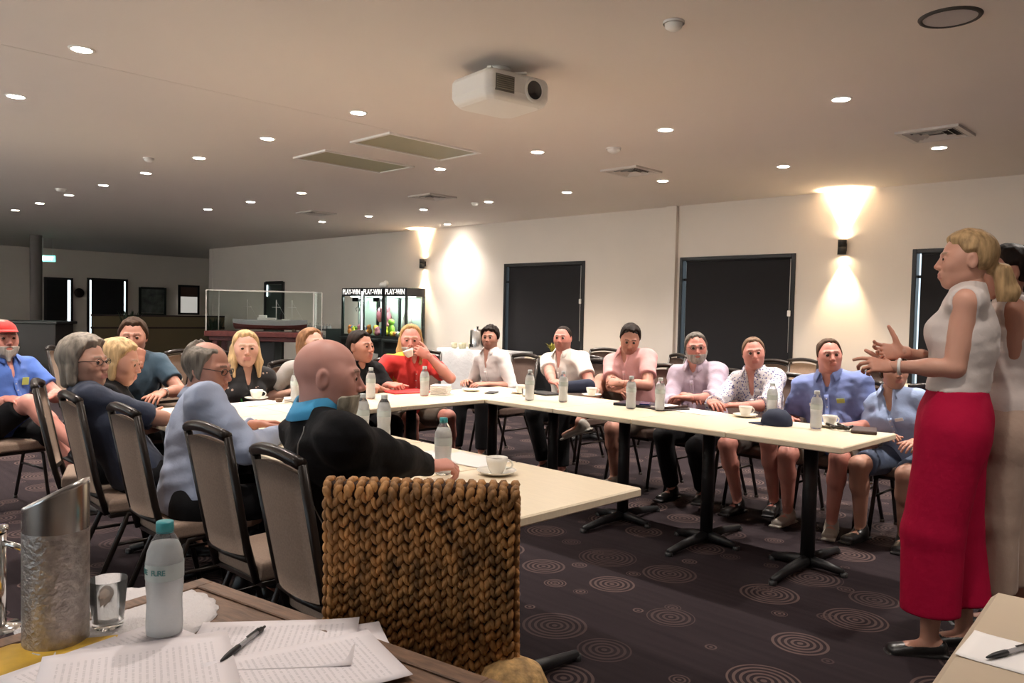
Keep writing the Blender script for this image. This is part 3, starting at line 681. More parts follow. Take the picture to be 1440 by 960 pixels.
for i, (x, y, lb) in enumerate(LIGHTS):
    if dl0 is None:
        dl0 = thing('ceiling_downlight', lb, 'ceiling light', (x, y, ZC), 0, 'recessed downlights in the ceiling')
        mb = MB(); mb.lathe([(.052, -.001), (.054, -.007), (.066, -.005), (.07, .0)], 28); mb.build('trim_ring', M_white, dl0)
        mb = MB(); mb.lathe([(.0001, -.006), (.045, -.006), (.053, -.002)], 28); mb.build('lens', M_led, dl0)
    else: dup(dl0, (x, y, ZC), 0, lb)
    e = DLE * (1.0 if x > -9 else max(.5, 1 - (-9 - x) * .08)); 
    light('SPOT', (x, y, ZC - .015), e, (1, .91, .83), spot_size=math.radians(125), spot_blend=.9, shadow_soft_size=.045)
for x, y, e in ((-2.15, 1.46, 19), (-3.57, 1.46, 34), (-7.77, 1.46, 60), (-9.12, 1.46, 60), (-10.5, 1.46, 60), (-2.15, -.4, 20), (-4.9, -.4, 40), (-7.77, -.4, 60), (-15.8, 3.3, 40), (-15.8, 7.0, 30), (-18.6, 9.0, 18), (-.7, 5.15, 70), (-.7, 7.1, 60), (.7, 3.3, 40), (-.85, 2.7, 24), (-.80, 1.46, 11)):   # unseen lamps added to brighten the room; no fittings, some off the grid
    light('SPOT', (x, y, ZC - .015), e, (1, .91, .83), spot_size=math.radians(125), spot_blend=.9, shadow_soft_size=.045)
M_sc = em('sconce_lens', (1, .78, .48), 40)
for (x, z, lb, e) in ((-3.578, 2.168, 'black cylinder wall sconce shining up and down between the two right windows', 17), (-11.01, 2.184, 'small black up and down wall sconce beside the arcade cabinets', 17)):
    t = thing('wall_sconce', lb, 'wall lamp', (x, YB - .075, z), 0, 'up and down wall sconces')
    mb = MB(); mb.lathe([(.001, -.0), (.045, -.0), (.047, -.082), (.040, -.082), (.038, -.06)], 24, (0, 0, 0)); mb.lathe([(.001, 0), (.045, 0), (.047, .082), (.040, .082), (.038, .06)], 24); mb.build('housing', M_black, t)
    mb = MB(); mb.box((0, .06, 0), (.05, .03, .09), b=.004); mb.build('wall_bracket', M_black, t)
    mb = MB(); mb.lathe([(.0001, .065), (.038, .065)], 20); mb.lathe([(.0001, -.065), (.038, -.065)], 20); mb.build('lens', M_sc, t)
    for s in (1, -1):
        l = light('SPOT', (x, YB - .075, z + s * .09), e * 3.2, (1, .74, .46), spot_size=math.radians(66), spot_blend=.75, shadow_soft_size=.02)
        if s > 0: l.rotation_euler = (PI, 0, 0)
# daylight behind the camera, through the rear windows, aimed up to brighten the ceiling
for x in (-9.05, -5.35, -1.65):
    l = light('AREA', (x, YR - .3, 1.45), (55, 40, 10)[(x > -6) + (x > -3)], (1, .93, .86), shape='RECTANGLE', size=2.8, size_y=1.7, spread=math.radians(120)); l.rotation_euler = (PI / 2 + .95, 0, 0)
l = light('AREA', (-14.95, YR - .3, 1.45), 65, (1, .90, .80), shape='RECTANGLE', size=2.8, size_y=1.7); l.rotation_euler = (PI / 2 + .2, 0, 0)  # unseen lamp added behind the extra window to brighten the far left
w = bpy.data.worlds.new('world'); sc.world = w; w.use_nodes = True; w.node_tree.nodes['Background'].inputs[0].default_value = (.75, .88, 1, 1); w.node_tree.nodes['Background'].inputs[1].default_value = .5

# ------------------------------------------------------------------ ceiling fittings
M_vent = mat('vent_metal', (.60, .56, .52), .5, bump=(50, .02)); M_duct = mat('duct_dark', (.06, .055, .05), .8, bump=(30, .1))
M_lens = mat('troffer_lens', (.36, .34, .22), .5, bump=(240, .3, .002))
for x, y, lb in ((-5.52, 4.33, 'large unlit rectangular ceiling panel nearer the projector'), (-6.56, 4.38, 'large unlit rectangular ceiling panel farther left of the projector')):
    t = thing('ceiling_panel', lb, 'ceiling panel', (x, y, ZC), 0, 'recessed rectangular ceiling panels'); mb = MB()
    for s in (-1, 1): mb.box((s * .27, 0, -.008), (.03, 1.02, .016)); mb.box((0, s * .495, -.008), (.51, .03, .016))
    mb.build('frame', M_white, t); mb = MB(); mb.box((0, 0, -.004), (.51, .96, .006)); mb.build('diffuser', M_lens, t)
v0 = None
for x, y, lb in ((-1.986, 6.53, 'square louvred ceiling vent at the upper right beside a downlight'), (-4.736, 6.41, 'square louvred ceiling vent right of centre, above the pilaster'), (-7.76, 6.34, 'square louvred ceiling vent left of centre, beyond the ceiling panels'), (-10.56, 6.37, 'farthest square louvred ceiling vent, a thin dark sliver')):
    if v0 is None:
        v0 = thing('ceiling_vent', lb, 'air vent', (x, y, ZC), 0, 'square ceiling air vents'); mb = MB()
        for s in (-1, 1): mb.box((s * .20, 0, -.009), (.04, .44, .018)); mb.box((0, s * .20, -.009), (.36, .04, .018))
        mb.build('frame', M_vent, v0)
        mb = MB(); mb.box((0, 0, -.002), (.37, .37, .004)); mb.build('duct', M_duct, v0)
        for k in range(3):
            rr = .165 - .05 * k; mb = MB()
            for s in (-1, 1):
                mb.box((s * rr, 0, -.012), (.03, rr * 2, .002), rot('Y', s * .6)); mb.box((0, s * rr, -.012), (rr * 2, .03, .002), rot('X', -s * .6))
            mb.build('louvre', M_vent, v0)
    else: dup(v0, (x, y, ZC), 0, lb)
s0 = None
for x, y, lb, sz in ((-4.215, 5.444, 'small white smoke detector between the projector and the ceiling vent', 1), (-2.2, 3.29, 'small white smoke detector near the top edge of the photo', .8), (-8.05, 2.98, 'small white smoke detector over the left of the room', .8), (-11.15, 3.05, 'small white smoke detector at the far left near the downlights', 1), (-7.75, 7.06, 'tiny white smoke detector near the window wall', .8)):
    t = thing('smoke_detector', lb, 'smoke detector', (x, y, ZC), 0, 'smoke detectors on the ceiling')
    mb = MB(); mb.lathe([(.065 * sz, 0), (.065 * sz, -.012)], 24); mb.build('base_plate', M_white, t); mb = MB(); mb.lathe([(.055 * sz, -.012), (.05 * sz, -.03), (.028 * sz, -.042), (.0001, -.044)], 24); mb.build('sensor_cap', M_white, t)
t = thing('ceiling_speaker', 'round flush ceiling speaker grille at the top right of the photo', 'speaker', (-1.2, 4.089, ZC))
mb = MB(); mb.lathe([(.115, -.002), (.118, -.01), (.132, -.008), (.137, 0)], 36); mb.build('rim', M_duct, t); mb = MB(); mb.lathe([(.0001, -.007), (.115, -.005)], 36); mb.build('grille', mat('speaker_grille', (.46, .42, .42), .6, bump=(500, .5, .002)), t)

# projector
t = thing('projector', 'white video projector with a black lens hanging from the ceiling', 'projector', (-3.375, 3.245, 2.645), math.radians(82)); t.scale = (1.14, 1.14, 1.14)
mb = MB(); bm = [(-.20, -.16), (-.17, -.19), (.17, -.19), (.20, -.16), (.205, .13), (.15, .175), (-.15, .175), (-.205, .13)]
def shell(mb, poly, zs, sc_):
    n = len(poly); vs = []
    for z, s in zip(zs, sc_):
        for p in poly: vs.append((p[0] * s, p[1] * s, z))
    fs = [tuple(range(n))[::-1], tuple((len(zs) - 1) * n + k for k in range(n))]
    for i in range(len(zs) - 1):
        for k in range(n): fs.append((i * n + k, i * n + (k + 1) % n, (i + 1) * n + (k + 1) % n, (i + 1) * n + k))
    mb.add(vs, fs, False)
shell(mb, bm, (-.075, -.062, -.03, .045, .065, .072), (.80, .93, 1, 1, .95, .86)); ob = mb.build('casing', M_white, t)
bv = ob.modifiers.new('bevel', 'BEVEL'); bv.width = .012; bv.segments = 3
mb = MB(); RX = rot('X', PI / 2); mb.lathe([(.058, 0), (.062, .012), (.052, .02), (.046, .014)], 28, (.085, -.178, .0), 0, RX); mb.build('lens_ring', M_white, t)
mb = MB(); mb.lathe([(.048, .008), (.035, .012), (.0001, .016)], 28, (.085, -.182, .0), 0, RX); mb.build('lens', mat('lens_glass', (.008, .008, .012), .08, coat=1), t)
mb = MB()
for k in range(7): mb.box((-.10, -.191, -.028 + k * .010), (.10, .012, .004))
mb.build('front_grille', mat('grille_grey', (.33, .31, .25), .6), t)
mb = MB(); mb.box((-.10, -.187, 0), (.115, .008, .08)); mb.build('grille_backing', mat('grille_back', (.2, .19, .16), .7), t)
mb = MB(); mb.tube([(0, 0, .07), (0, 0, .125)], .022, 12); mb.lathe([(.001, .134), (.06, .134), (.06, .122), (.02, .115)], 20); mb.build('ceiling_mount', M_white, t)
for a in range(4):
    mb = MB(); aa = a * PI / 2 + .6; mb.box((math.cos(aa) * .075, math.sin(aa) * .075, .10), (.15, .024, .012), rot('Z', aa), b=.002); mb.build('mount_arm', M_white, t)

# ------------------------------------------------------------------ banquet tables
def make_table(lx, ly, z=.745):
    t = thing('meeting_table', '', 'table')
    mb = MB(); mb.box((0, 0, z - .016), (lx, ly, .032), b=.005, mi=0); o = mb.build('tabletop', [M_table], t)
    mb = MB(); mb.box((0, 0, z - .04), (.36, .30, .012)); mb.build('top_plate', M_black, t)
    mb = MB(); mb.tube([(0, 0, .04), (0, 0, z - .034)], .038, 16); mb.build('pedestal', M_black, t)
    a, b = .40, .80
    mb = MB()
    for sx, sy in ((1, 0), (-1, 0), (0, 1), (0, -1)):
        e = Vector((sx * (a / 2 if sx else 0), sy * (b / 2 if sy else 0), 0)); mb.tube([(0, 0, .045), e * .5 + Vector((0, 0, .04)), e + Vector((0, 0, .022))], [.034, .026, .019], 8)
    for sx, sy in ((1, 0), (-1, 0), (0, 1), (0, -1)):
        mb.lathe([(.022, 0), (.022, .022), (.001, .022)], 10, (sx * a / 2, sy * b / 2, 0))
    mb.build('base', M_black, t); return t
tA = make_table(.626, .736); tab_lab = []
FX = [-1.83, -2.458, -3.086, -3.714, -4.342, -4.970]
far_lab = ['far row\'s right end, beside the woman in crimson trousers', 'far row, second from the right end, holding the black cap', 'far row, holding the laptop and the brown organiser', 'far row, in front of the man in pink', 'far row, holding the soft black case', 'far row corner, in front of the dark-haired young man']
nlab = ['nearest end with a coffee cup and a free corner', 'near row, in front of the bald man in black', 'near row, hidden just left of the bald man', 'near row, in front of the pale blue shirt', 'near row, farthest left beyond the grey-haired woman']
for i, x in enumerate(FX[:5]):
    l = 'pale pedestal table, ' + far_lab[i]
    if i == 0: tA.location = (x, 4.185, 0); tA['label'] = l; tA['group'] = 'tables pushed together in a square'
    else: dup(tA, (x, 4.185, 0), 0, l)
for i in range(5):
    dup(tA, (-1.95 - .630 * i, 1.965, 0), 0, 'pale pedestal table, ' + nlab[i])
tB = make_table(.736, .738); tB['label'] = 'pale table at the left arm of the square, before the woman in grey'; tB['group'] = 'tables pushed together in a square'; tB.location = (-4.41, 2.706, 0)
tB.location = (-4.41, 2.706, 0)
dup(tB, (-4.41, 3.446, 0), 0, 'pale table at the left arm of the square, before the man in red')
tB.location = (-4.41, 2.706, 0)
# ------------------------------------------------------------------ chairs
def make_chair(fabric, label='', metal=M_chairmetal, cat='chair'):
    """banquet chair, seat facing +Y, back at -Y; seat .46, back .93"""
    t = thing('banquet_chair', label, cat)
    w = .42
    mb = MB(); vs = []; 
    poly = [(-.20, -.19), (.20, -.19), (.225, .16), (.19, .225), (-.19, .225), (-.225, .16)]
    mb2 = MB(); shell(mb2, poly, (.405, .415, .455, .468, .472), (.96, 1, 1, .96, .85)); o = mb2.build('seat', fabric, t); b = o.modifiers.new('bevel', 'BEVEL'); b.width = .012; b.segments = 2
    mb = MB(); mb.box((0, .01, .395), (.39, .39, .022), b=.004); mb.build('seat_frame', metal, t)
    bk = lambda z: -.215 - (z - .46) * .20
    # back pad: curved plate
    vs = []; fs = []; nx, nz = 8, 6; 
    for side, off in ((0, .014), (1, -.014)):
        for j in range(nz + 1):
            z = .50 + (.895 - .50) * j / nz
            for i in range(nx + 1):
                u = -1 + 2 * i / nx; ww = .150 + .014 * (j / nz); y = bk(z) - .018 * (1 - u * u) + off * (1 - .35 * abs(u) ** 4); zz = z + (.018 * (1 - u * u) if j == nz else 0)
                vs.append((u * ww, y, zz))
    n1 = (nx + 1) * (nz + 1)
    for j in range(nz):
        for i in range(nx):
            a = j * (nx + 1) + i; fs.append((a, a + nx + 1, a + nx + 2, a + 1)); c = a + n1; fs.append((c, c + 1, c + nx + 2, c + nx + 1))
    for j in range(nz):
        for i in (0, nx):
            a = j * (nx + 1) + i; q = (a, a + n1, a + n1 + nx + 1, a + nx + 1); fs.append(q if i else q[::-1])
    for i in range(nx):
        for j in (0, nz):
            a = j * (nx + 1) + i; q = (a, a + 1, a + 1 + n1, a + n1); fs.append(q if j else q[::-1])
    mb = MB(); mb.add(vs, fs, True); o = mb.build('backrest', fabric, t)
    mb = MB()
    for s in (-1, 1):
        mb.tube([(s * .172, bk(.40) + .01, .40), (s * .166, bk(.55), .55), (s * .174, bk(.92), .925)], [.014, .015, .016], 8)
    mb.tube([(s2 * .174, bk(.92) - .018 * (1 - s2 * s2), .925 + .022 * (1 - s2 * s2)) for s2 in [-1 + .2 * k for k in range(11)]], .019, 10)
    mb.tube([(-.167, bk(.49), .485), (0, bk(.49) - .012, .485), (.167, bk(.49), .485)], .012, 8)
    mb.build('back_frame', metal, t)
    for sx in (-1, 1):
        for fy in (1, -1):
            mb = MB(); y0, y1 = (.15, .225) if fy > 0 else (-.12, -.27)
            mb.tube([(sx * .185, .02 * fy, .398), (sx * .19, y0 * .9, .392), (sx * .195, y0, .36), (sx * .205, y1, .012)], .0125, 8); mb.lathe([(.016, 0), (.016, .02), (.001, .02)], 10, (sx * .205, y1, 0)); mb.build('leg', metal, t)
        mb = MB(); mb.tube([(sx * .198, .175, .26), (sx * .198, -.17, .26)], .008, 6); mb.build('stretcher', metal, t)
    return t
ch0 = make_chair(M_fab); CH = []; G1 = 'tan banquet chairs along the near side of the table square'
def place(x, y, face, label, group, src=None):
    o = place_(x, y, face, label, group, src)
    if group == G1: o.scale = (.86, 1, 1)
    return o
def place_(x, y, face, label, group, src=None):
    """face: azimuth the sitter looks to (deg)"""
    src = src or ch0; rz = math.radians(face - 90)
    if src not in CH: CH.append(src); src.location = (x, y, 0); src.rotation_euler = (0, 0, rz); src['label'] = label; src['group'] = group; return src
    return dup(src, (x, y, 0), rz, label, group)
G1 = 'tan banquet chairs along the near side of the table square'
place(-2.10, 1.46, 88, 'tan-backed banquet chair under the bald man, nearest of its row', G1)
place(-2.69, 1.50, 92, 'empty tan-backed banquet chair between the bald man and the pale blue shirt', G1)
place(-3.37, 1.46, 90, 'tan-backed banquet chair under the man in the pale blue shirt', G1)
place(-3.95, 1.43, 88, 'tan-backed banquet chair under the grey-haired woman in navy', G1)
place(-4.56, 1.46, 70, 'tan-backed banquet chair under the blonde woman in black at the near row', G1)
place(-7.98, 2.42, 60, 'empty tan-backed banquet chair behind the man in the red cap', 'spare chairs in the left background')
place(-5.95, 1.30, 10, 'tan banquet chair under the man in the red cap', G1)
G2 = 'chairs along the left side of the table square'
for y, p in ((2.0, 'brown-haired man resting his chin on his hand'), (2.56, 'blonde woman in the floral black top'), (3.06, 'woman in the grey T-shirt'), (3.54, 'dark-haired woman in black'), (4.02, 'man in the red and yellow shirt')):
    place(-5.16 if y > 2.3 else -5.72, y, 0, 'dark-framed banquet chair under the ' + p, G2)
G3 = 'chairs along the far side of the table square'
chd = make_chair(M_fab2)
for x, p in ((-5.34, 'dark-haired young man in a white shirt'), (-4.42, 'shaven-headed man in a white shirt'), (-3.70, 'man in the pink shirt'), (-3.13, 'bearded man in the lavender shirt'), (-2.63, 'man in the patterned shirt'), (-2.12, 'large man in the blue shirt'), (-1.62, 'woman in the blue shirt')):
    place(x, 5.27, -90, 'brown banquet chair under the ' + p, G3, chd)
place(-6.05, 4.86, -40, 'empty brown-backed chair standing between the man in red and the dark-haired young man', G3, chd)
M_leather = mat('black_leather', (.012, .011, .012), .35, bump=(90, .1, .002)); chb = make_chair(M_leather)
place(-4.78, 5.62, -84, 'empty black leather chair between the two men in white shirts', G3, chb)
G4 = 'spare chairs around the background tables'
place(-5.64, 7.15, -60, 'small dark-backed chair left of the pink shirt, by the wall', G4, chd)
place(-4.80, 6.95, -120, 'wide dark brown chair between the pink shirt and the second window', G4, chd)
place(-3.50, 6.95, -75, 'tan chair facing away behind the patterned shirt, nearer the camera of the pair', G4, ch0)
place(-3.46, 7.45, -80, 'tan chair beside the second window, farther of the pair behind the patterned shirt', G4, ch0)
place(-2.60, 7.0, -100, 'dark chair between the large man in blue and the wall', G4, chd)
place(-7.42, 2.80, -160, 'tan-backed chair behind the left background table, left of a pair', 'spare chairs in the left background', ch0)
place(-7.08, 3.02, -160, 'tan-backed chair behind the left background table, right of a pair', 'spare chairs in the left background', ch0)
# background tables
tD = dup(tA, (-7.35, 8.35, 0), 0, 'pale table under the first window carrying the plant', 'spare tables in the background')
dup(tA, (-6.75, 8.30, 0), 0, 'pale table behind the shaven-headed man, right neighbour of the plant table', 'spare tables in the background')
dup(tA, (-5.35, 6.62, 0), 0, 'pale table behind the pink shirt, near the pilaster', 'spare tables in the background')
dup(tA, (-3.42, 7.85, 0), 0, 'pale table behind the patterned shirt by the second window', 'spare tables in the background')
dup(tA, (-2.85, 7.90, 0), 0, 'pale table behind the large man in blue by the lit sconce wall', 'spare tables in the background')
dup(tA, (-7.05, 2.42, 0), 0, 'pale table in the left background behind the brown-haired man', 'spare tables in the background')
dup(tA, (-7.65, 2.95, 0), 0, 'pale table at the far left background beyond its neighbour', 'spare tables in the background')
# ------------------------------------------------------------------ wardrobe
def dots_mat():
    m = cloth('dotted_white_blue', (.55, .55, .62)); v = N(m, 'ShaderNodeTexVoronoi'); v.inputs['Scale'].default_value = 62; tc = N(m, 'ShaderNodeTexCoord')
    m.node_tree.links.new(tc.outputs['Object'], v.inputs['Vector']); k = math_node(m, 'LESS_THAN', v.outputs['Distance'], .34)
    m.node_tree.links.new(mixc(m, k, (.60, .56, .58), (.10, .10, .26)), bsdf(m).inputs['Base Color']); return m
def floral_mat():
    m = cloth('floral_black', (.01, .01, .012)); v = N(m, 'ShaderNodeTexVoronoi'); v.inputs['Scale'].default_value = 26; tc = N(m, 'ShaderNodeTexCoord')
    m.node_tree.links.new(tc.outputs['Object'], v.inputs['Vector']); k = math_node(m, 'LESS_THAN', v.outputs['Distance'], .22)
    sp = N(m, 'ShaderNodeSeparateColor'); m.node_tree.links.new(v.outputs['Color'], sp.inputs[0]); k2 = math_node(m, 'MULTIPLY', k, math_node(m, 'GREATER_THAN', sp.outputs[0], .55))
    m.node_tree.links.new(mixc(m, k2, (.012, .011, .013), (.40, .28, .22)), bsdf(m).inputs['Base Color']); return m
def red_yellow_mat():
    m = cloth('red_yellow', (.5, .03, .02)); tc = N(m, 'ShaderNodeTexCoord'); s = N(m, 'ShaderNodeSeparateXYZ'); m.node_tree.links.new(tc.outputs['Object'], s.inputs[0])
    top = math_node(m, 'GREATER_THAN', math_node(m, 'SUBTRACT', s.outputs[2], math_node(m, 'MULTIPLY', math_node(m, 'ABSOLUTE', s.outputs[1]), .12)), .985)
    lf = math_node(m, 'LESS_THAN', s.outputs[1], -.01)
    v = N(m, 'ShaderNodeTexNoise'); v.inputs['Scale'].default_value = 9; m.node_tree.links.new(tc.outputs['Object'], v.inputs['Vector']); k = math_node(m, 'GREATER_THAN', v.outputs['Fac'], .64)
    c = mixc(m, k, (.62, .035, .03), (.62, .22, .03)); m.node_tree.links.new(mixc(m, math_node(m, 'MULTIPLY', top, lf), c, (.80, .55, .06)), bsdf(m).inputs['Base Color']); return m
C_white = cloth('white_linen', (.68, .63, .61)); C_white2 = cloth('white_cotton', (.70, .66, .61)); C_pink = cloth('pink_polo', (.64, .33, .32)); C_lav = cloth('lavender', (.45, .36, .44))
C_dots = dots_mat(); C_blue = cloth('work_blue', (.17, .22, .46)); C_lblue = cloth('light_blue', (.30, .38, .58)); C_grey = cloth('grey_tee', (.30, .27, .25)); C_black = cloth('black', (.006, .0055, .0065)); bsdf(C_black).inputs['Sheen Weight'].default_value = .02; bsdf(C_black).inputs['Specular IOR Level'].default_value = .2; C_floral = floral_mat(); C_ry = red_yellow_mat()
C_navy = cloth('navy', (.026, .034, .062)); C_chambray = cloth('chambray', (.27, .31, .42)); C_royal = cloth('royal_blue', (.06, .13, .42)); C_cyan = cloth('cyan_collar', (.08, .42, .75)); C_teal = cloth('dark_teal', (.03, .06, .09))
C_khaki = cloth('khaki', (.10, .075, .055)); C_dk = cloth('dark_trousers', (.006, .0055, .0065)); bsdf(C_dk).inputs['Sheen Weight'].default_value = .02; bsdf(C_dk).inputs['Specular IOR Level'].default_value = .2; C_bordeaux = cloth('crimson_crepe', (.36, .004, .035), rough=.8); bsdf(C_bordeaux).inputs['Sheen Weight'].default_value = 0; bsdf(C_bordeaux).inputs['Specular IOR Level'].default_value = .15; C_beige = cloth('beige_trousers', (.42, .30, .235)); C_cream = cloth('cream_blouse', (.56, .49, .46), rough=.7); C_cream2 = cloth('off_white_blouse', (.52, .44, .41)); C_brownshort = cloth('brown_shorts', (.07, .05, .04)); C_den = cloth('denim', (.05, .07, .12))
M_shoe = mat('black_shoe', (.012, .011, .011), .35, bump=(60, .05)); M_shoew = mat('pale_shoe', (.34, .31, .27), .6, bump=(60, .1)); M_green = cloth('green_lanyard', (.05, .3, .05)); M_badge = mat('name_badge', (.75, .74, .72), .4, bump=(30, .02)); M_emb = mat('embroidered_emblem', (.45, .48, .12), .7, bump=(200, .3, .002))
SK = dict(a=(.56, .30, .21), b=(.50, .255, .18), c=(.58, .34, .25), d=(.44, .22, .15), r=(.60, .27, .21), t=(.48, .27, .19))
HB = dict(n='dark_brown', c=(.016, .010, .008)); HBR = dict(n='brown', c=(.05, .028, .017)); HG = dict(n='grey', c=(.24, .205, .17)); HBL = dict(n='blonde', c=(.42, .28, .15)); HGB = dict(n='grey_blonde', c=(.27, .22, .17)); HW = dict(n='silver', c=(.34, .31, .28)); HCOP = dict(n='copper_brown', c=(.20, .085, .045))
def H(base, **k): d = dict(base); d.update(k); return d
FR = 'people seated around the table square'
YS = 5.12; HY = 5.26
# far row, facing the camera side
PA = person('person in a white open-necked shirt with tousled dark hair at the far corner', (-5.37, YS, 1.217), (-5.34, HY, .53), -84, -62, sex='m', hs=.86, shoulders=.88, wd=.92, skin=SK['b'], hair=H(HB, th=.015, front=.055, side=-.02, rough=.006, vol=.1), stub=.35, shirt=C_white, sleeve='elbow', trou=C_dk, shoe=M_shoe, collar=C_white, vneck=.12, group=FR,
            R=dict(at=(-5.50, 4.95, .70), pose='rest'), L=dict(at=(-5.20, 4.92, .70), pose='rest'), feet=[(-5.46, 4.80, .09), (-5.2, 4.88, .09)], foldseed=1, collar_open=38)
PB = person('person with a shaven head in a short-sleeved white shirt, seated behind the black case', (-4.46, YS, 1.251), (-4.42, HY, .53), -86, -68, hs=.88, skin=SK['r'], wd=1.15, belly=.03, hair=H(HB, th=.003, front=.078, side=.0, rough=.0005, vol=.01), stub=.5, shirt=C_white2, sleeve='short', trou=C_dk, shoe=M_shoe, collar=C_white2, vneck=.10, group=FR,
            R=dict(at=(-4.20, 4.72, .785), pose='rest', dir=(.9, -.25, 0), n=(0, .3, -1), pole=(-.6, .3, -1)), L=dict(at=(-4.02, 4.80, .78), pose='rest', dir=(-.7, -.5, 0), pole=(.8, .3, -1)), feet=[(-4.5, 4.95, .09), (-4.2, 4.85, .09)], foldseed=2, collar_open=34, fold=.004)
PC = person('person in a pink polo shirt, sunglasses on his hair, looking down', (-3.70, YS - .05, 1.268), (-3.70, HY, .53), -84, -52, hs=.90, pitch=-24, roll=-4, skin=SK['b'], hair=H(HB, th=.010, front=.082, side=-.01, vol=.10, rough=.004), stub=.2, shirt=C_pink, sleeve='short', legs='shorts', trou=C_khaki, shoe=M_shoew, collar=C_pink, vneck=.09, group=FR,
            R=dict(at=(-3.62, 4.78, .80), pose='rest', dir=(.9, -.2, 0), n=(0, .5, -.7), pole=(-.7, .4, -1)), L=dict(at=(-3.56, 4.76, .85), pose='grip', dir=(-.9, -.2, .05), n=(0, .7, -.7), pole=(.9, .4, -1)), feet=[(-3.92, 4.72, .52), (-3.80, 5.03, .09)], knees=[(-.5, -.8, .8), (.1, -1, 1)], footdir=[(-.75, -.4, -.35), (0, -1, 0)], glasses='top', foldseed=3, collar_open=32)
PD = person('person with a grey beard and glasses in a lavender shirt', (-3.15, YS, 1.234), (-3.12, HY, .53), -80, -52, pitch=-2, roll=4, hs=.90, skin=SK['r'], wd=1.06, shoulders=.90, belly=.05, hair=H(HG, th=.009, front=.080, side=-.045, c=(.13, .115, .10), n='dark_grey'), beard=H(HW, th=.008), shirt=C_lav, sleeve='rolled', trou=C_dk, shoe=M_shoe, collar=C_lav, vneck=.05, group=FR, glasses='clear',
            R=dict(at=(-3.05, 4.84, .80), pose='rest', dir=(.9, -.3, 0), pole=(-.9, .2, -1)), L=dict(at=(-2.96, 4.74, .795), pose='rest', dir=(-.95, -.1, 0), pole=(.9, .4, -.8)), feet=[(-3.24, 5.0, .09), (-3.05, 5.12, .09)], foldseed=4, fold=.0045, collar_open=26)
PE = person('person in a white shirt with small blue pattern and rolled sleeves', (-2.69, YS, 1.216), (-2.62, HY, .53), -84, -58, pitch=0, roll=6, hs=.88, skin=SK['r'], wd=.93, shoulders=.84, belly=.01, hair=H(HGB, th=.007, front=.085, side=-.02, n='thin_copper_grey', c=(.16, .10, .065)), shirt=C_dots, sleeve='rolled', legs='shorts', trou=C_brownshort, shoe=M_shoe, collar=C_dots, vneck=.13, group=FR,
            R=dict(at=(-2.74, 4.68, .79), pose='rest', dir=(.6, -.5, 0), pole=(-.8, .3, -1)), L=dict(at=(-2.52, 4.70, .79), pose='rest', dir=(-.8, -.35, 0), pole=(.9, .3, -1)), feet=[(-2.70, 5.0, .09), (-2.44, 5.02, .14)], foldseed=5, fold=.0045, collar_open=38)
PF = person('large person with receding brown hair in a blue shirt with chest emblem', (-2.16, YS + .02, 1.228), (-2.10, HY, .53), -82, -55, pitch=3, roll=5, hs=.88, skin=SK['r'], wd=1.20, belly=.08, hair=H(HBR, th=.007, front=.095, side=-.02, n='receding_brown', c=(.075, .045, .03)), shirt=C_blue, sleeve='short', legs='shorts', trou=C_khaki, shoe=M_shoew, collar=C_blue, vneck=.06, group=FR, shoulders=.98, neckw=1.1,
            R=dict(at=(-2.33, 4.95, .70), pose='rest', pole=(-.5, .6, -1)), L=dict(at=(-1.95, 4.92, .70), pose='rest', pole=(.7, .6, -1)), feet=[(-2.33, 5.0, .09), (-2.02, 4.96, .09)], foldseed=6, fold=.005, collar_open=30, extra=[('chest', .085, .0, .055, .022, M_badge, 'name_badge'), ('chest', -.085, .015, .05, .03, M_emb, 'emblem')])
PG = person('person in a light blue shirt, face hidden behind the presenter\'s hands', (-1.735, YS, 1.155), (-1.64, HY - .02, .53), -90, -50, sex='f', hs=.88, skin=SK['t'], wd=.98, shoulders=.9, hair=H(HBR, th=.014, front=.07, side=-.05), shirt=C_lblue, sleeve='short', legs='shorts', trou=C_den, shoe=M_shoe, collar=C_lblue, vneck=.09, group=FR,
            R=dict(at=(-1.72, 4.93, .66), pose='rest'), L=dict(at=(-1.52, 4.93, .66), pose='rest'), feet=[(-1.85, 4.98, .09), (-1.6, 5.0, .09)], foldseed=7, collar_open=34, extra=[('chest', -.06, .0, .05, .02, M_badge, 'name_badge')])
# left side, facing the opening of the square
XS = -5.02; HX = -5.14
PH = person('person in a red and yellow shirt with fair hair drinking from a cup', (XS, 3.905, 1.237), (HX, 3.93, .53), -10, -38, pitch=-3, skin=SK['r'], wd=1.12, belly=.04, hair=H(HBL, th=.010, front=.098, side=-.02, long=.09, n='sandy', c=(.40, .24, .10), frontlocks=0), beard=H(HW, th=.004, full=0), shirt=C_ry, sleeve='short', legs='shorts', trou=C_khaki, shoe=M_shoew, collar=C_ry, vneck=.06, group=FR,
            R=dict(at=(-4.86, 3.60, .79), pose='fist', dir=(1, .1, .0), pole=(-.2, -1, -.8)), L=dict(at=(-4.835, 3.935, 1.005), pose='grip', dir=(-.5, -.60, .42), n=(-.6, .5, -.2), pole=(.3, 1, -1)), feet=[(-4.75, 3.72, .09), (-4.72, 4.1, .09)], foldseed=8, fold=.005)
PI_ = person('person in black with dark tied-back hair beside the man in red', (XS - .02, 3.44, 1.19), (HX, 3.46, .53), -8, 14, pitch=2, sex='f', skin=SK['b'], hair=H(HB, th=.010, front=.065, side=.024, locks=[((0, -.10, .03), (0, -.13, .01), .03, .026)]), shirt=C_black, sleeve='short', trou=C_dk, shoe=M_shoe, group=FR,
            R=dict(at=(-4.86, 3.30, .785), pose='rest', dir=(.7, .6, 0), pole=(-.2, -1, -1)), L=dict(at=(-4.80, 3.42, .79), pose='fist', dir=(.5, -.6, 0), pole=(.3, 1, -1)), foldseed=9, vneck=.04)
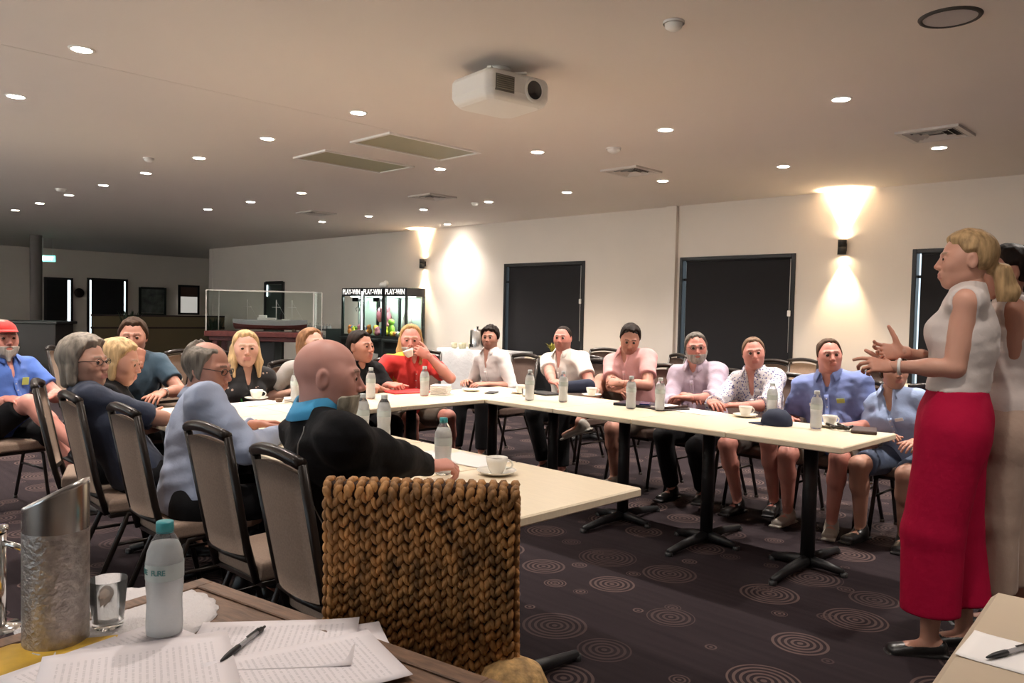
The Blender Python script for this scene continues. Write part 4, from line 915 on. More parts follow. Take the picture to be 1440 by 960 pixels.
PJ = person('person in a grey T-shirt with long brown-blonde hair, looking up to the right', (XS, 2.99, 1.207), (HX, 2.98, .53), -5, 12, pitch=12, sex='f', skin=SK['c'], wd=1.08, hair=H(HGB, th=.011, front=.068, side=-.04, long=.10, n='copper_brown', c=(.24, .12, .06)), shirt=C_grey, sleeve='short', trou=C_den, shoe=M_shoe, group=FR,
            R=dict(at=(-4.92, 2.84, .785), pose='rest', dir=(.6, .8, 0), pole=(-.2, -1, -.9)), L=dict(at=(-4.80, 3.05, .785), pose='rest', dir=(.5, -.8, 0), pole=(.2, 1, -1)), foldseed=10, vneck=.05, extra=[('chest', .02, .0, .11, .035, M_badge, 'chest_print')])
PK = person('person with long blonde hair in a floral black top and green lanyard', (XS, 2.50, 1.192), (HX, 2.50, .53), -8, -20, pitch=2, sex='f', skin=SK['c'], hair=H(HBL, th=.010, front=.072, side=-.04, long=.09, c=(.46, .31, .16)), shirt=C_floral, sleeve='short', trou=C_dk, shoe=M_shoe, group=FR,
            R=dict(at=(-4.98, 2.38, .66)), L=dict(at=(-4.95, 2.62, .66)), foldseed=11, vneck=.09)
PL = person('person with short brown hair in dark teal, chin resting on one hand', (-5.57, 1.965, 1.255), (-5.70, 2.0, .53), 0, -25, pitch=-4, skin=SK['d'], hair=H(HBR, th=.014, front=.068, side=-.02), stub=.2, shirt=C_teal, sleeve='short', trou=C_dk, shoe=M_shoe, group=FR,
            R=dict(at=(-5.36, 1.93, .975), pose='fist', dir=(-.15, .1, 1), n=(-1, -.2, 0), pole=(.3, -.6, -1)), L=dict(at=(-5.22, 2.02, .785), pose='rest', dir=(.6, -.6, -.1), pole=(.3, 1, -.8)), foldseed=12)
band(PL, -1, .03, .031, .006, M_steel)
# near side, backs to the camera
PM = person('person in a royal blue polo and red cap, legs crossed, left edge', (-6.00, 1.297, 1.232), (-6.04, 1.26, .53), 28, 10, pitch=2, skin=SK['r'], wd=1.2, belly=.06, beard=H(HW, th=.010, full=0, goat=.01), hair=H(HG, th=.005, front=.07, side=-.02, n='grey'), shirt=C_royal, sleeve='short', legs='shorts', trou=C_dk, shoe=M_shoe, collar=C_royal, vneck=.10, group=FR,
            R=dict(at=(-5.80, 1.28, .74), pose='rest', dir=(.8, .4, 0), pole=(-.2, -1, -1)), L=dict(at=(-5.72, 1.50, .75), pose='rest', dir=(.5, -.6, -.1), pole=(.2, 1, -1)), feet=[(-5.48, 1.62, .42), (-5.56, 1.66, .09)], knees=[(.55, .1, 1.3), (.9, .4, .8)], footdir=[(.6, .5, -.3), (.9, .4, 0)], foldseed=13, extra=[('chest', -.075, .01, .05, .05, M_emb, 'emblem')])
PN = person('person with wavy chin-length grey hair and glasses in a navy top', (-4.13, 1.235, 1.192), (-3.98, 1.44, .53), 80, 38, pitch=2, sex='f', skin=SK['t'], wd=1.15, hair=H(HG, th=.020, front=.066, side=-.06, nape=-.10, vol=.12, rough=.004, long=.0, c=(.33, .28, .225), locks=[((-.07, -.02, -.02), (-.072, -.02, -.085), .030, .024), ((.07, -.02, -.02), (.072, -.02, -.085), .030, .024), ((0, -.09, -.02), (0, -.09, -.09), .035, .028), ((-.045, -.07, -.02), (-.048, -.07, -.09), .033, .026), ((.045, -.07, -.02), (.048, -.07, -.09), .033, .026)]), shirt=C_navy, sleeve='elbow', trou=C_dk, shoe=M_shoe, group=FR, glasses='clear',
            R=dict(at=(-3.98, 1.85, .70)), L=dict(at=(-4.15, 1.85, .70)), foldseed=14, vneck=0)
PO = person('person with a blonde bob in a sleeveless black top, bending forward', (-4.50, 1.545, 1.16), (-4.52, 1.46, .53), 62, 52, pitch=-12, sex='f', skin=SK['a'], wd=1.0, hair=H(HBL, th=.014, front=.066, side=-.06, nape=-.09, n='blonde', c=(.42, .30, .17), locks=[((-.068, -.01, -.02), (-.07, .0, -.08), .026, .018), ((.068, -.01, -.02), (.07, .0, -.08), .026, .018), ((0, -.09, -.02), (0, -.085, -.085), .033, .026), ((-.045, -.07, -.02), (-.046, -.065, -.085), .032, .024), ((.045, -.07, -.02), (.046, -.065, -.085), .032, .024)]), shirt=C_black, sleeve='none', trou=C_dk, shoe=M_shoe, group=FR,
            R=dict(at=(-4.36, 1.60, .735), pose='grip', dir=(.2, .8, .1), n=(-.9, 0, -.3), pole=(.6, -.8, -1)), L=dict(at=(-4.55, 1.85, .70), pose='grip', dir=(.3, .6, .1), n=(.9, 0, -.3), pole=(-1, -.2, -1)), foldseed=15, vneck=.02)
PP = person('person with balding curly grey hair and glasses in a pale blue long-sleeved shirt', (-3.46, 1.565, 1.195), (-3.38, 1.45, .53), 72, 36, pitch=-10, skin=SK['b'], wd=1.12, belly=.03, hair=H(HGB, th=.014, front=.078, side=-.045, nape=-.085, rough=.005, vol=.02, top=.108, n='grizzled', c=(.17, .145, .12)), shirt=C_chambray, sleeve='long', trou=C_dk, shoe=M_shoe, shoulders=1.08, collar=C_chambray, group=FR, glasses='clear', h=.0035,
            R=dict(at=(-3.27, 1.79, .785), pose='rest', dir=(-.6, .55, 0), pole=(1, -.5, -.7)), L=dict(at=(-3.62, 1.86, .785), pose='rest', dir=(.3, .9, 0), pole=(-1, 0, -1)), foldseed=16, fold=.006, feet=[(-3.25, 1.75, .09), (-3.48, 1.75, .09)])
band(PP, 1, .0, .034, .006, M_black)
PQ = person('bald person with a white beard in black with a bright blue collar', (-2.17, 1.375, 1.265), (-2.12, 1.42, .53), 76, 52, pitch=-5, skin=(.66, .35, .285), shoulders=1.10, wd=1.25, belly=.04, beard=H(HW, th=.012, full=0, goat=.035, c=(.42, .38, .30), n='white'), stub=0, shirt=C_black, sleeve='long', trou=C_dk, shoe=M_shoe, collar=C_cyan, collar_h=1.35, group=FR, h=.003, vneck=0, neckw=1.12,
            R=dict(at=(-2.20, 1.845, .785), pose=[35, 40, 45, 50], dir=(.25, .9, .0), n=(-.25, 0, -1), pole=(1, -.2, -.9)), L=dict(at=(-2.50, 1.82, .785), pose='rest', dir=(.2, .9, 0), pole=(-1, -.2, -1)), foldseed=17, fold=.005, feet=[(-1.95, 1.85, .09), (-2.3, 1.85, .09)])
o_ = PQ['org']; pts = [PQ['Nb'] + PQ['rg'] * .075 - PQ['fw'] * (.075) - PQ['up'] * .0, PQ['C'] + PQ['rg'] * .10 - PQ['fw'] * .140 + PQ['up'] * .05, PQ['C'] + PQ['rg'] * .155 - PQ['fw'] * .118 - PQ['up'] * .12, PQ['P'] + PQ['rg'] * .175 - PQ['fw'] * .11 + PQ['up'] * .10]
shp = np.empty(len(PQ['shirt'].data.vertices) * 3, np.float32); PQ['shirt'].data.vertices.foreach_get('co', shp); shp = shp.reshape(-1, 3) + PQ['org']; path = []
for i in range(len(pts) - 1):
    for k in range(6):
        p_ = pts[i] + (pts[i + 1] - pts[i]) * k / 6; q_ = shp[np.argmin(((shp - p_) ** 2).sum(1))]; path.append(tuple(q_ + nrm(q_ - PQ['C']) * .0015 - o_))
MB().tube(path, .002, 6).build('piping', mat('grey_piping', (.22, .21, .20), .5, bump=(60, .02)), PQ['shirt'])
# presenters
PR = person('standing person in crimson trousers and cream blouse, blonde ponytail, hands gesturing', (-.985, 3.690, 1.742), (-.985, 3.640, .94), 192, 207, pitch=0, sex='f', skin=(.62, .34, .24), wd=1.16, stand=True, shirt=C_cream, sleeve='none', legs='crop', wide=.045, trou=C_bordeaux, shoe=M_shoe, shoelow=True, h=.003, vneck=0, fold=.003,
            hair=H(HBL, th=.012, front=.062, side=.024, nape=-.05, n='honey_blonde', c=(.40, .26, .13), vol=.07, locks=[((0, -.10, -.03), (0, -.140, -.045), .028, .028), ((0, -.140, -.045), (.005, -.165, -.13), .036, .044), ((.005, -.165, -.13), (.010, -.155, -.23), .044, .016), ((-.01, -.13, -.05), (-.02, -.135, -.20), .024, .012)]),
            R=dict(at=(-1.165, 3.535, 1.235), pose=[22, 26, 30, 36], dir=(-.75, -.66, .0), n=(.70, -.70, .35), thumb=45, pole=(-.2, .6, -1)), L=dict(at=(-1.185, 3.455, 1.175), pose=[16, 40, 48, 52], dir=(-.72, -.66, .10), n=(-.6, .5, -.6), thumb=25, pole=(.75, .0, -1)), feet=[(-.93, 3.70, .085), (-1.00, 3.48, .085)], footdir=[(-.78, -.60, -.06), (-.80, -.58, -.06)])
band(PR, -1, .035, .031, .0065, M_white, 'bracelet')
PS = person('standing person in off-white blouse and beige trousers, dark pinned hair, right edge', (-.935, 4.135, 1.712), (-.905, 4.07, .92), 200, 210, pitch=0, sex='f', skin=SK['d'], wd=1.14, stand=True, shirt=C_cream2, sleeve='none', legs='crop', wide=.030, trou=C_beige, shoe=M_shoe, shoelow=True, h=.0035, vneck=0, hem=.06,
            hair=H(HB, th=.012, front=.062, side=.024, nape=-.05, locks=[((0, -.10, .0), (0, -.13, -.01), .04, .03)]), R=dict(at=(-1.04, 4.04, 1.05), pole=(-.2, .6, -1)), L=dict(at=(-1.06, 3.98, 1.06), pose='rest', pole=(.6, .1, -1)), feet=[(-.84, 4.20, .085), (-.90, 4.03, .085)], footdir=[(-.78, -.60, -.03), (-.80, -.58, -.03)])
band(PS, -1, .0, .03, .004, M_steel, 'bracelet')
# red cap and sunglasses on the brim
mb = MB(); lc = PM['loc']; R3 = Matrix(PM['M'].tolist()); og = A(*PM['root'].location)
mb.lathe([(.086 * math.cos(t), .075 * math.sin(t)) for t in [i * PI / 16 for i in range(9)]], 24, tuple(lc(0, -.012, .052)), 0, R3 @ Matrix.Diagonal((1, 1.18, 1)))
cp = tag(mb.build('baseball_cap', cloth('cap_red', (.50, .03, .025))), 'red baseball cap worn by the man at the left edge', 'cap')
vs = []; 
for i in range(13):
    a = -1.1 + 2.2 * i / 12
    for r_, zz in ((.0, 0), (1., 1)): vs.append(tuple(lc(math.sin(a) * .080, -.012 + math.cos(a) * (.098 + .07 * r_ * math.cos(a)), .058 - .014 * r_)))
mb = MB(); mb.add(vs, [(2 * i, 2 * i + 1, 2 * i + 3, 2 * i + 2) for i in range(12)], True); br = mb.build('brim', cloth('cap_red', (.5, .03, .025)), cp); sd = br.modifiers.new('thick', 'SOLIDIFY'); sd.thickness = .004
# lanyard of the blonde woman
mb = MB(); nb, fw, rg, up, og = PK['Nb'], PK['fw'], PK['rg'], PK['up'], PK['org']
for s in (-1, 1): mb.tube([tuple(nb + rg * s * .065 - og + up * .01), tuple(nb + rg * s * .07 + fw * .075 - up * .04 - og), tuple(nb + rg * s * .05 + fw * .155 - up * .17 - og), tuple(nb + fw * .165 + rg * s * .01 - up * .30 - og)], .005, 6)
mb.build('lanyard', M_green, PK['root'])
# ------------------------------------------------------------------ lettering
def text(name, s, size, m, parent, loc, rx=PI / 2, rz=0, ext=.001, sx=1.0):
    c = bpy.data.curves.new(name, 'FONT'); c.body = s; c.size = size; c.extrude = ext; c.align_x = 'CENTER'; c.align_y = 'CENTER'; c.offset = size * .012
    o = bpy.data.objects.new(name, c); COL.objects.link(o); dg = bpy.context.evaluated_depsgraph_get(); me = bpy.data.meshes.new_from_object(o.evaluated_get(dg)); bpy.data.objects.remove(o)
    me.materials.clear(); me.materials.append(m); r = link(name, me, parent, loc); r.rotation_euler = (rx, 0, rz); r.scale = (sx, 1, 1); return r
def blob(name, prims, h, m, parent=None, k=.01, noise=0):
    lo = np.min([p[0] for p in prims], 0) - .03; hi = np.max([p[1] for p in prims], 0) + .03; f = Fld(lo, hi, h)
    for p in prims: f.put(p, k)
    if noise: f.F += wav(*f.full(), 3, 90) * noise
    v, q = nets(f); return npmesh(name, v, q, m, parent)
# ------------------------------------------------------------------ bottles, cups
M_pet = mat('clear_bottle_plastic', (.95, .97, .98), .12, trans=.92, ior=1.07); M_water = mat('bottled_water', (.88, .90, .91), .5, trans=.45, ior=1.1, bump=(90, .4, .003)); M_teal = mat('teal_cap', (.05, .33, .36), .35, bump=(120, .1)); M_label = mat('bottle_label', (.50, .56, .55), .45, bump=(60, .03)); M_ltext = mat('label_print', (.10, .26, .26), .5); M_capb = mat('blue_cap', (.10, .22, .40), .35)
def make_bottle(label, cap=M_teal, n=28):
    t = thing('water_bottle', label, 'bottle'); mb = MB()
    prof = [(.0001, .002), (.024, .0), (.031, .006), (.0325, .02), (.0318, .05), (.0305, .07), (.0322, .09), (.033, .10), (.033, .145), (.031, .160), (.024, .180), (.0165, .192), (.0128, .198), (.0128, .204)]
    mb.lathe(prof, n); mb.build('bottle_body', M_pet, t)
    mb = MB(); mb.lathe([(.0001, .006), (.029, .008), (.0305, .02), (.030, .05), (.0288, .07), (.0305, .09), (.0312, .10), (.0312, .145), (.029, .160), (.0225, .176), (.0001, .176)], n); mb.build('water', M_water, t)
    mb = MB(); mb.lathe([(.0338, .112), (.0338, .142)], n); mb.build('label', M_label, t)
    mb = MB(); mb.lathe([(.0001, .216), (.0145, .216), (.0155, .214), (.0158, .199), (.0145, .198)], n); mb.lathe([(.0150, .196), (.0150, .1975)], n); mb.build('cap', cap, t); return t
bN = make_bottle('clear water bottle with a teal cap on the foreground wooden table, nearest the camera'); bN.location = (-1.466, .575, .7515)
for k, (a, s) in enumerate(((-.72, 'PURE'), (-1.75, 'PURE'))):
    for i, ch in enumerate(s):
        aa = a + (i - 1.5) * .19; text('label_letter', ch, .014, M_ltext, bN, (.0342 * math.cos(aa), .0342 * math.sin(aa), .128), PI / 2, aa + PI / 2, .0003)
b1 = make_bottle('water bottle on the near table between the bald man and the cup', n=20); bf = make_bottle('water bottle in front of the woman in the grey T-shirt', mat('pale_cap', (.52, .56, .58), .4, bump=(60, .02)), 18); b1.location = (-2.27, 1.93, .7455)
GB = 'water bottles on the pale tables'; b1['group'] = GB; bf['group'] = GB; bf.location = (-4.60, 2.64, .7455)
for x, y, l in ((-3.05, 2.22, 'water bottle just right of the bald man\'s chin, right one of two'), (-3.14, 2.16, 'water bottle just right of the bald man\'s chin, left one of two'),
                (-4.60, 2.64, 'water bottle in front of the woman in the grey T-shirt'), (-4.50, 3.16, 'water bottle in front of the dark-haired woman in black'), (-4.42, 3.57, 'water bottle in front of the man in red, beside the white napkins'),
                (-3.80, 4.02, 'water bottle between the two men in white shirts'), (-3.59, 4.14, 'water bottle beside the black case, in front of the shaven-headed man'), (-3.075, 4.23, 'water bottle before the man in pink, behind the closed laptop'), (-2.895, 4.30, 'water bottle before the bearded man, right of the closed laptop'),
                (-1.885, 4.36, 'water bottle in front of the large man in blue'), (-2.28, 4.62, 'clear bottle behind the black cap in front of the patterned shirt')): (dup(bf, (x, y, .7455), random.random() * 6, l, GB) if x != -4.60 else None)
def make_cup(label, loc, rz=0, group=None, s=1.0, z=.7455):
    sa = tag(MB().lathe([(.0001, .004), (.028, .004), (.034, .006), (.066, .0135), (.076, .0185), (.077, .0175), (.066, .010), (.036, .0), (.0001, .0)], 32).build('saucer', M_china), 'white saucer under the ' + label, 'saucer', 'white saucers under the cups'); sa.location = (loc[0], loc[1], z)
    t = thing('coffee_cup', label, 'cup', (loc[0], loc[1], z + .0045), rz, group); mb = MB(); mb.lathe([(.0001, .0), (.020, .0), (.023, .003), (.032, .018), (.040, .045), (.0425, .062), (.0410, .062), (.037, .044), (.030, .02), (.0001, .010)], 32); mb.build('cup_body', M_china, t)
    mb = MB(); mb.tube([(.036 + .024 * math.sin(a) * 1.0, 0, .036 + .018 * math.cos(a)) for a in [PI * i / 10 for i in range(11)]], .0035, 8); mb.build('handle', M_china, t)
    mb = MB(); mb.lathe([(.0001, .05), (.0375, .05)], 24); mb.build('coffee', mat('coffee', (.10, .05, .025), .15), t); return t
GC = 'white coffee cups on the pale tables'
make_cup('white coffee cup near the free corner of the nearest table', (-2.135, 2.085), .75, GC)
for x, y, l in ((-2.395, 4.50, 'white coffee cup between the patterned shirt and the black cap'), (-1.865, 4.50, 'white coffee cup in front of the large man in blue'), (-3.715, 4.61, 'white coffee cup in front of the man in the pink shirt'), (-4.16, 4.30, 'white coffee cup in front of the dark-haired young man'), (-4.86, 2.50, 'white coffee cup in front of the floral-topped blonde woman')): make_cup(l, (x, y), 1.0, GC)
sa = tag(MB().lathe([(.0001, .004), (.028, .004), (.034, .006), (.066, .0135), (.076, .0185), (.077, .0175), (.066, .010), (.036, .0), (.0001, .0)], 32).build('saucer', M_china), 'empty white saucer on the table corner right of the man in red', 'saucer'); sa.location = (-4.50, 4.10, .7455)
# the cup held by the man in red
W_ = PH['arms'][-1][1]; mo = PH['loc'](0, .135, -.075)
t = thing('coffee_cup', 'white coffee cup raised to the mouth of the man in the red shirt', 'cup', tuple(mo - A(0, 0, .045)), 1.2, GC); t.rotation_euler = (-.25, -.30, 1.4)
mb = MB(); mb.lathe([(.0001, .0), (.020, .0), (.023, .003), (.032, .018), (.040, .045), (.0425, .062), (.0410, .062), (.037, .044), (.030, .02), (.0001, .010)], 32); mb.build('cup_body', M_china, t)
mb = MB(); mb.tube([(.036 + .024 * math.sin(a), 0, .036 + .018 * math.cos(a)) for a in [PI * i / 10 for i in range(11)]], .0035, 8); mb.build('handle', M_china, t)

# ------------------------------------------------------------------ paper
def paper_mat(name, c, lines=95, dens=.55, head=None):
    m = mat(name, c, .8, bump=(8, .1, .01)); L = m.node_tree.links; tc = N(m, 'ShaderNodeTexCoord'); s = N(m, 'ShaderNodeSeparateXYZ'); L.new(tc.outputs['Object'], s.inputs[0])
    ln = math_node(m, 'GREATER_THAN', math_node(m, 'SINE', math_node(m, 'MULTIPLY', s.outputs[1], 2 * PI * lines)), .35)
    n = N(m, 'ShaderNodeTexNoise'); n.inputs['Scale'].default_value = 1; n.inputs['Detail'].default_value = 3; mp = N(m, 'ShaderNodeMapping'); mp.inputs['Scale'].default_value = (260, 60, 1); L.new(tc.outputs['Object'], mp.inputs[0]); L.new(mp.outputs[0], n.inputs['Vector'])
    w = math_node(m, 'GREATER_THAN', n.outputs['Fac'], 1 - dens); b1_ = math_node(m, 'LESS_THAN', math_node(m, 'ABSOLUTE', s.outputs[0]), .085); b2_ = math_node(m, 'LESS_THAN', math_node(m, 'ABSOLUTE', s.outputs[1]), .125)
    k = math_node(m, 'MULTIPLY', math_node(m, 'MULTIPLY', ln, w), math_node(m, 'MULTIPLY', b1_, b2_)); L.new(mixc(m, math_node(m, 'MULTIPLY', k, .2), c, (.12, .11, .12)), bsdf(m).inputs['Base Color']); return m
M_pap = paper_mat('printed_paper', (.80, .74, .76)); M_plain = mat('plain_paper', (.82, .78, .76), .8, bump=(8, .1, .01))
def paper(label, x, y, z, a, w=.21, l=.297, m=None, curl=.004, name='paper_sheet', cat='paper', group=None, t=.0008, nx=8, ny=10):
    vs = []
    for j in range(ny + 1):
        for i in range(nx + 1):
            u = i / nx - .5; v = j / ny - .5; vs.append((u * w, v * l, t + curl * (max(0, abs(u) * 2 - .6) ** 2 * 3 + max(0, v * 2 - .5) ** 2 * 2)))
    n1 = len(vs); vs += [(p[0], p[1], p[2] - t) for p in vs]; fs = []
    for j in range(ny):
        for i in range(nx):
            q = j * (nx + 1) + i; fs.append((q, q + 1, q + nx + 2, q + nx + 1)); fs.append((q + n1, q + nx + 1 + n1, q + nx + 2 + n1, q + 1 + n1))
    for i in range(nx): fs.append((i + 1, i, i + n1, i + 1 + n1)); q = ny * (nx + 1) + i; fs.append((q, q + 1, q + 1 + n1, q + n1))
    for j in range(ny): q = j * (nx + 1); fs.append((q, q + nx + 1, q + nx + 1 + n1, q + n1)); q += nx; fs.append((q + nx + 1, q, q + n1, q + nx + 1 + n1))
    o = MB().add(vs, fs, True).build(name, m or M_pap); tag(o, label, cat, group); o.location = (x, y, z); o.rotation_euler = (0, 0, a); return o
def make_pen(label, x, y, z, a, L=.14, s=1):
    t = thing('ballpoint_pen', label, 'pen', (x, y, z + .005), a); RY = rot('Y', PI / 2)
    mb = MB(); mb.lathe([(.0001, -.004), (.002, 0), (.0046, .016), (.0055, .03), (.0055, .055), (.0048, .058)], 12, (-L / 2, 0, 0), 0, RY); mb.build('grip', M_black, t)
    mb = MB(); mb.lathe([(.0046, .055), (.0046, .125)], 12, (-L / 2, 0, 0), 0, RY); mb.build('barrel', mat('clear_barrel', (.55, .54, .55), .15, trans=.5), t)
    mb = MB(); mb.lathe([(.0050, .12), (.0050, .138), (.0025, .139), (.0025, .15), (.0001, .151)], 12, (-L / 2, 0, 0), 0, RY); mb.box((.035, 0, .0068), (.042, .004, .0016), b=.0005); mb.build('clip', M_black, t); return t
# ------------------------------------------------------------------ foreground wooden table
a0 = math.radians(10.4); u_ = Vector((math.cos(a0), math.sin(a0), 0)); v_ = Vector((math.sin(a0), -math.cos(a0), 0)); c0 = Vector((-1.717, .758, 0)); TL_, TW_ = .84, .80
cen = c0 + u_ * TL_ / 2 + v_ * TW_ / 2
t = thing('wooden_table', 'dark carved wooden table in the foreground carrying papers, a bottle and a steel cooler', 'table', tuple(cen), a0)
mb = MB(); mb.box((0, 0, .735), (TL_, TW_, .03), b=.006); mb.build('tabletop', M_wood, t)
mb = MB()
for s in (-1, 1): mb.box((s * (TL_ / 2 - .02), 0, .7525), (.04, TW_, .005), b=.002); mb.box((0, s * (TW_ / 2 - .02), .7525), (TL_ - .08, .04, .005), b=.002)
mb.build('carved_rim', M_wood, t)
mb = MB()
for s in (-1, 1): mb.box((s * (TL_ / 2 - .06), 0, .68), (.02, TW_ - .12, .08)); mb.box((0, s * (TW_ / 2 - .06), .68), (TL_ - .12, .02, .08))
mb.build('apron', M_wood, t)
for sx in (-1, 1):
    for sy in (-1, 1): mb = MB(); mb.lathe([(.02, 0), (.03, .05), (.022, .12), (.034, .3), (.024, .5), (.034, .6), (.034, .72)], 16, (sx * (TL_ / 2 - .07), sy * (TW_ / 2 - .07), 0)); mb.build('leg', M_wood, t)
ZT = .7505
# round lace doily
M_lace = mat('lace', (.66, .62, .62), .85, bump=(150, .8, .006))
mb = MB(); n = 72; pr = []
vs = [(0, 0, .0015)]; rings = 10
for j in range(1, rings + 1):
    for i in range(n):
        a = 2 * PI * i / n; r = .175 * j / rings * (1 + (.03 * abs(math.sin(a * 12)) if j == rings else 0)); vs.append((r * math.cos(a), r * math.sin(a), .0015 + .0010 * math.sin(j * 2.4) * math.cos(a * 24)))
fs = [(0, 1 + i, 1 + (i + 1) % n) for i in range(n)]
for j in range(rings - 1):
    for i in range(n): p = 1 + j * n + i; q = 1 + j * n + (i + 1) % n; fs.append((p, p + n, q + n, q))
o = mb.add(vs, fs, True).build('lace_doily', M_lace); tag(o, 'round white lace doily under the cooler, the glass and the water bottle', 'doily'); o.location = (-1.602, .545, ZT); md = o.modifiers.new('thick', 'SOLIDIFY'); md.thickness = .0012
# steel wine cooler with slanted rim
t = thing('wine_cooler', 'tall brushed steel wine cooler with a slanted rim and condensation, left foreground', 'wine cooler', (-1.580, .425, ZT + .002), 0)
M_cond = mat('frosted_steel', (.40, .36, .33), .42, .85, bump=(110, .9, .004), var=.25, varscale=60)
R_, n = .0545, 56; va = math.radians(45)
def cooler(r, zb, zt0, slope, flip):
    vs = []; m_ = 8
    for j in range(m_ + 1):
        for i in range(n):
            a = 2 * PI * i / n; top = zt0 + slope * math.cos(a - va); z = zb + (top - zb) * j / m_; vs.append((r * math.cos(a), r * math.sin(a), z))
    fs = [(j * n + i, j * n + (i + 1) % n, (j + 1) * n + (i + 1) % n, (j + 1) * n + i) for j in range(m_) for i in range(n)]
    return vs, [f[::-1] for f in fs] if flip else fs
mb = MB(); mb.add(*cooler(R_, 0, .205, 0, False), True); mb.lathe([(.0001, 0), (R_, 0)], n); mb.build('outer_wall', M_cond, t)
vs, fs = cooler(R_, .205, .270, .028, False); mb = MB(); mb.add(vs, fs, True); v2, f2_ = cooler(R_ - .0035, .02, .270, .028, True); mb.add(v2, f2_, True)
o1 = len(vs); k0 = 8 * n; rim = [(k0 + i, k0 + (i + 1) % n, o1 + k0 + (i + 1) % n, o1 + k0 + i) for i in range(n)]; mb.f += rim; mb.sm += [True] * n; mb.mi += [0] * n
mb.lathe([(.0001, .02), (R_ - .0035, .02)], n); mb.build('rim', M_steel, t)
# water glass
M_gl = mat('drinking_glass', (.97, .98, .98), .03, trans=.95, ior=1.12)
t = thing('water_glass', 'clear tumbler half full of water between the steel cooler and the bottle', 'glass', (-1.578, .513, ZT + .002), 0)
mb = MB(); mb.lathe([(.0001, .0), (.024, .0), (.027, .004), (.034, .092), (.0322, .092), (.026, .012), (.0001, .010)], 32); mb.build('tumbler', M_gl, t)
mb = MB(); mb.lathe([(.0001, .0115), (.0250, .0135), (.0302, .070), (.0001, .070)], 32); mb.build('water', mat('water', (.93, .95, .95), .04, trans=.85, ior=1.1), t)
# chrome pull stand at the left edge
t = thing('cooler_stand', 'chrome tubular stand with a side arm at the left edge beside the steel cooler', 'stand', (-1.705, .365, ZT), 0)
mb = MB(); mb.tube([(0, 0, .004), (0, 0, .185)], .0095, 16); mb.lathe([(.012, .185), (.014, .19), (.012, .197), (.0001, .198)], 16); mb.build('post', M_chrome, t)
mb = MB(); mb.lathe([(.0001, .008), (.034, .006), (.036, .0)], 24); mb.build('base', M_chrome, t)
mb = MB(); mb.tube([(0, 0, .165), (.05, .024, .160)], .006, 12); mb.build('side_arm', M_chrome, t)
# papers on the wooden table
def sheet(label, cs, z, **k):
    """cs: centre x, y and rotation (deg)"""
    return paper(label, cs[0], cs[1], z, math.radians(cs[2]), **k)
sheet('printed paper sheet in the foreground, lowest of the pile beside the wicker chair', (-1.215, .725, -25), ZT + .001, group='printed sheets on the wooden table')
sheet('printed paper sheet under the pen, its right corner reaching the wicker chair', (-1.290, .700, -38), ZT + .0035, group='printed sheets on the wooden table', curl=.006)
sheet('curled paper sheet at the right of the foreground pile', (-1.155, .690, -14), ZT + .006, group='printed sheets on the wooden table', curl=.003)
sheet('yellow and white printed brochure at the bottom left corner of the photo', (-1.50, .33, -30), ZT + .001, m=mat('brochure_yellow', (.75, .42, .05), .6, var=.5, varscale=7), name='brochure', cat='brochure')
sheet('white printed sheet lying on the yellow brochure', (-1.40, .47, 12), ZT + .0035, curl=.002, group='printed sheets on the wooden table')
sheet('large printed sheet at the bottom left, topmost in front of the cooler', (-1.33, .48, -20), ZT + .0065, curl=.003, w=.25, l=.30, group='printed sheets on the wooden table')
make_pen('black ballpoint pen lying on the printed sheet in the foreground', -1.316, .655, ZT + .0055, math.atan2(.091, -.061))
# ------------------------------------------------------------------ table at the lower right
t = thing('side_table', 'pale cream table corner at the bottom right of the photo', 'table', (-.085, 1.70, 0), math.radians(4.5))
mb = MB(); mb.box((0, 0, .732), (.70, .80, .036), b=.014); mb.build('tabletop', mat('cream_top', (.50, .40, .29), .45, bump=(20, .05)), t)
for sx in (-1, 1):
    for sy in (-1, 1): mb = MB(); mb.tube([(sx * .30, sy * .35, 0), (sx * .30, sy * .35, .715)], .018, 12); mb.build('leg', M_black, t)
paper('plain white note sheet on the cream side table', -.335, 1.685, .751, math.radians(2), w=.17, l=.15, m=M_plain, name='note_sheet')
make_pen('black ballpoint pen on the white note sheet at the lower right', -.345, 1.69, .7525, math.radians(70))

# ------------------------------------------------------------------ wicker chair
M_wick = mat('woven_seagrass', (.40, .19, .060), .6, var=.55, varscale=34, bump=(240, .6, .003), stretch=(1, 1, .5))
WA = math.radians(134 - 90)
t = thing('wicker_chair', 'high-backed woven seagrass chair with its back to the camera, centre foreground', 'chair', (-1.315, 1.070, .018), WA)
W2, HT, TH = .198, .992, .032
def wy(z): return -.055 * max(0, (z - .42)) / .58 + .0
mb = MB(); poly = []
for i in range(13):
    a = -PI / 2 + PI * i / 12; poly.append((W2 - TH + TH * math.cos(a), TH * math.sin(a)))
for i in range(13):
    a = PI / 2 + PI * i / 12; poly.append((-W2 + TH + TH * math.cos(a), TH * math.sin(a)))
zs = [.02, .2, .42, .6, .8, .93, .968, .984, .990]; vs = []; n = len(poly)
for z in zs:
    ins = 1 - (max(0, z - .96) / .03) ** 2 * .5; wd_ = 1.12 - .12 * min(1, z / .8)
    for p in poly: vs.append((p[0] * wd_ * 1.0, p[1] * .85 * max(.2, ins) + wy(z), z))
fs = [tuple(range(n))[::-1], tuple((len(zs) - 1) * n + k for k in range(n))] + [(i * n + k, i * n + (k + 1) % n, (i + 1) * n + (k + 1) % n, (i + 1) * n + k) for i in range(len(zs) - 1) for k in range(n)]
mb.add(vs, fs, True); mb.build('back_core', mat('seagrass_dark', (.05, .022, .01), .8, bump=(80, .5)), t)
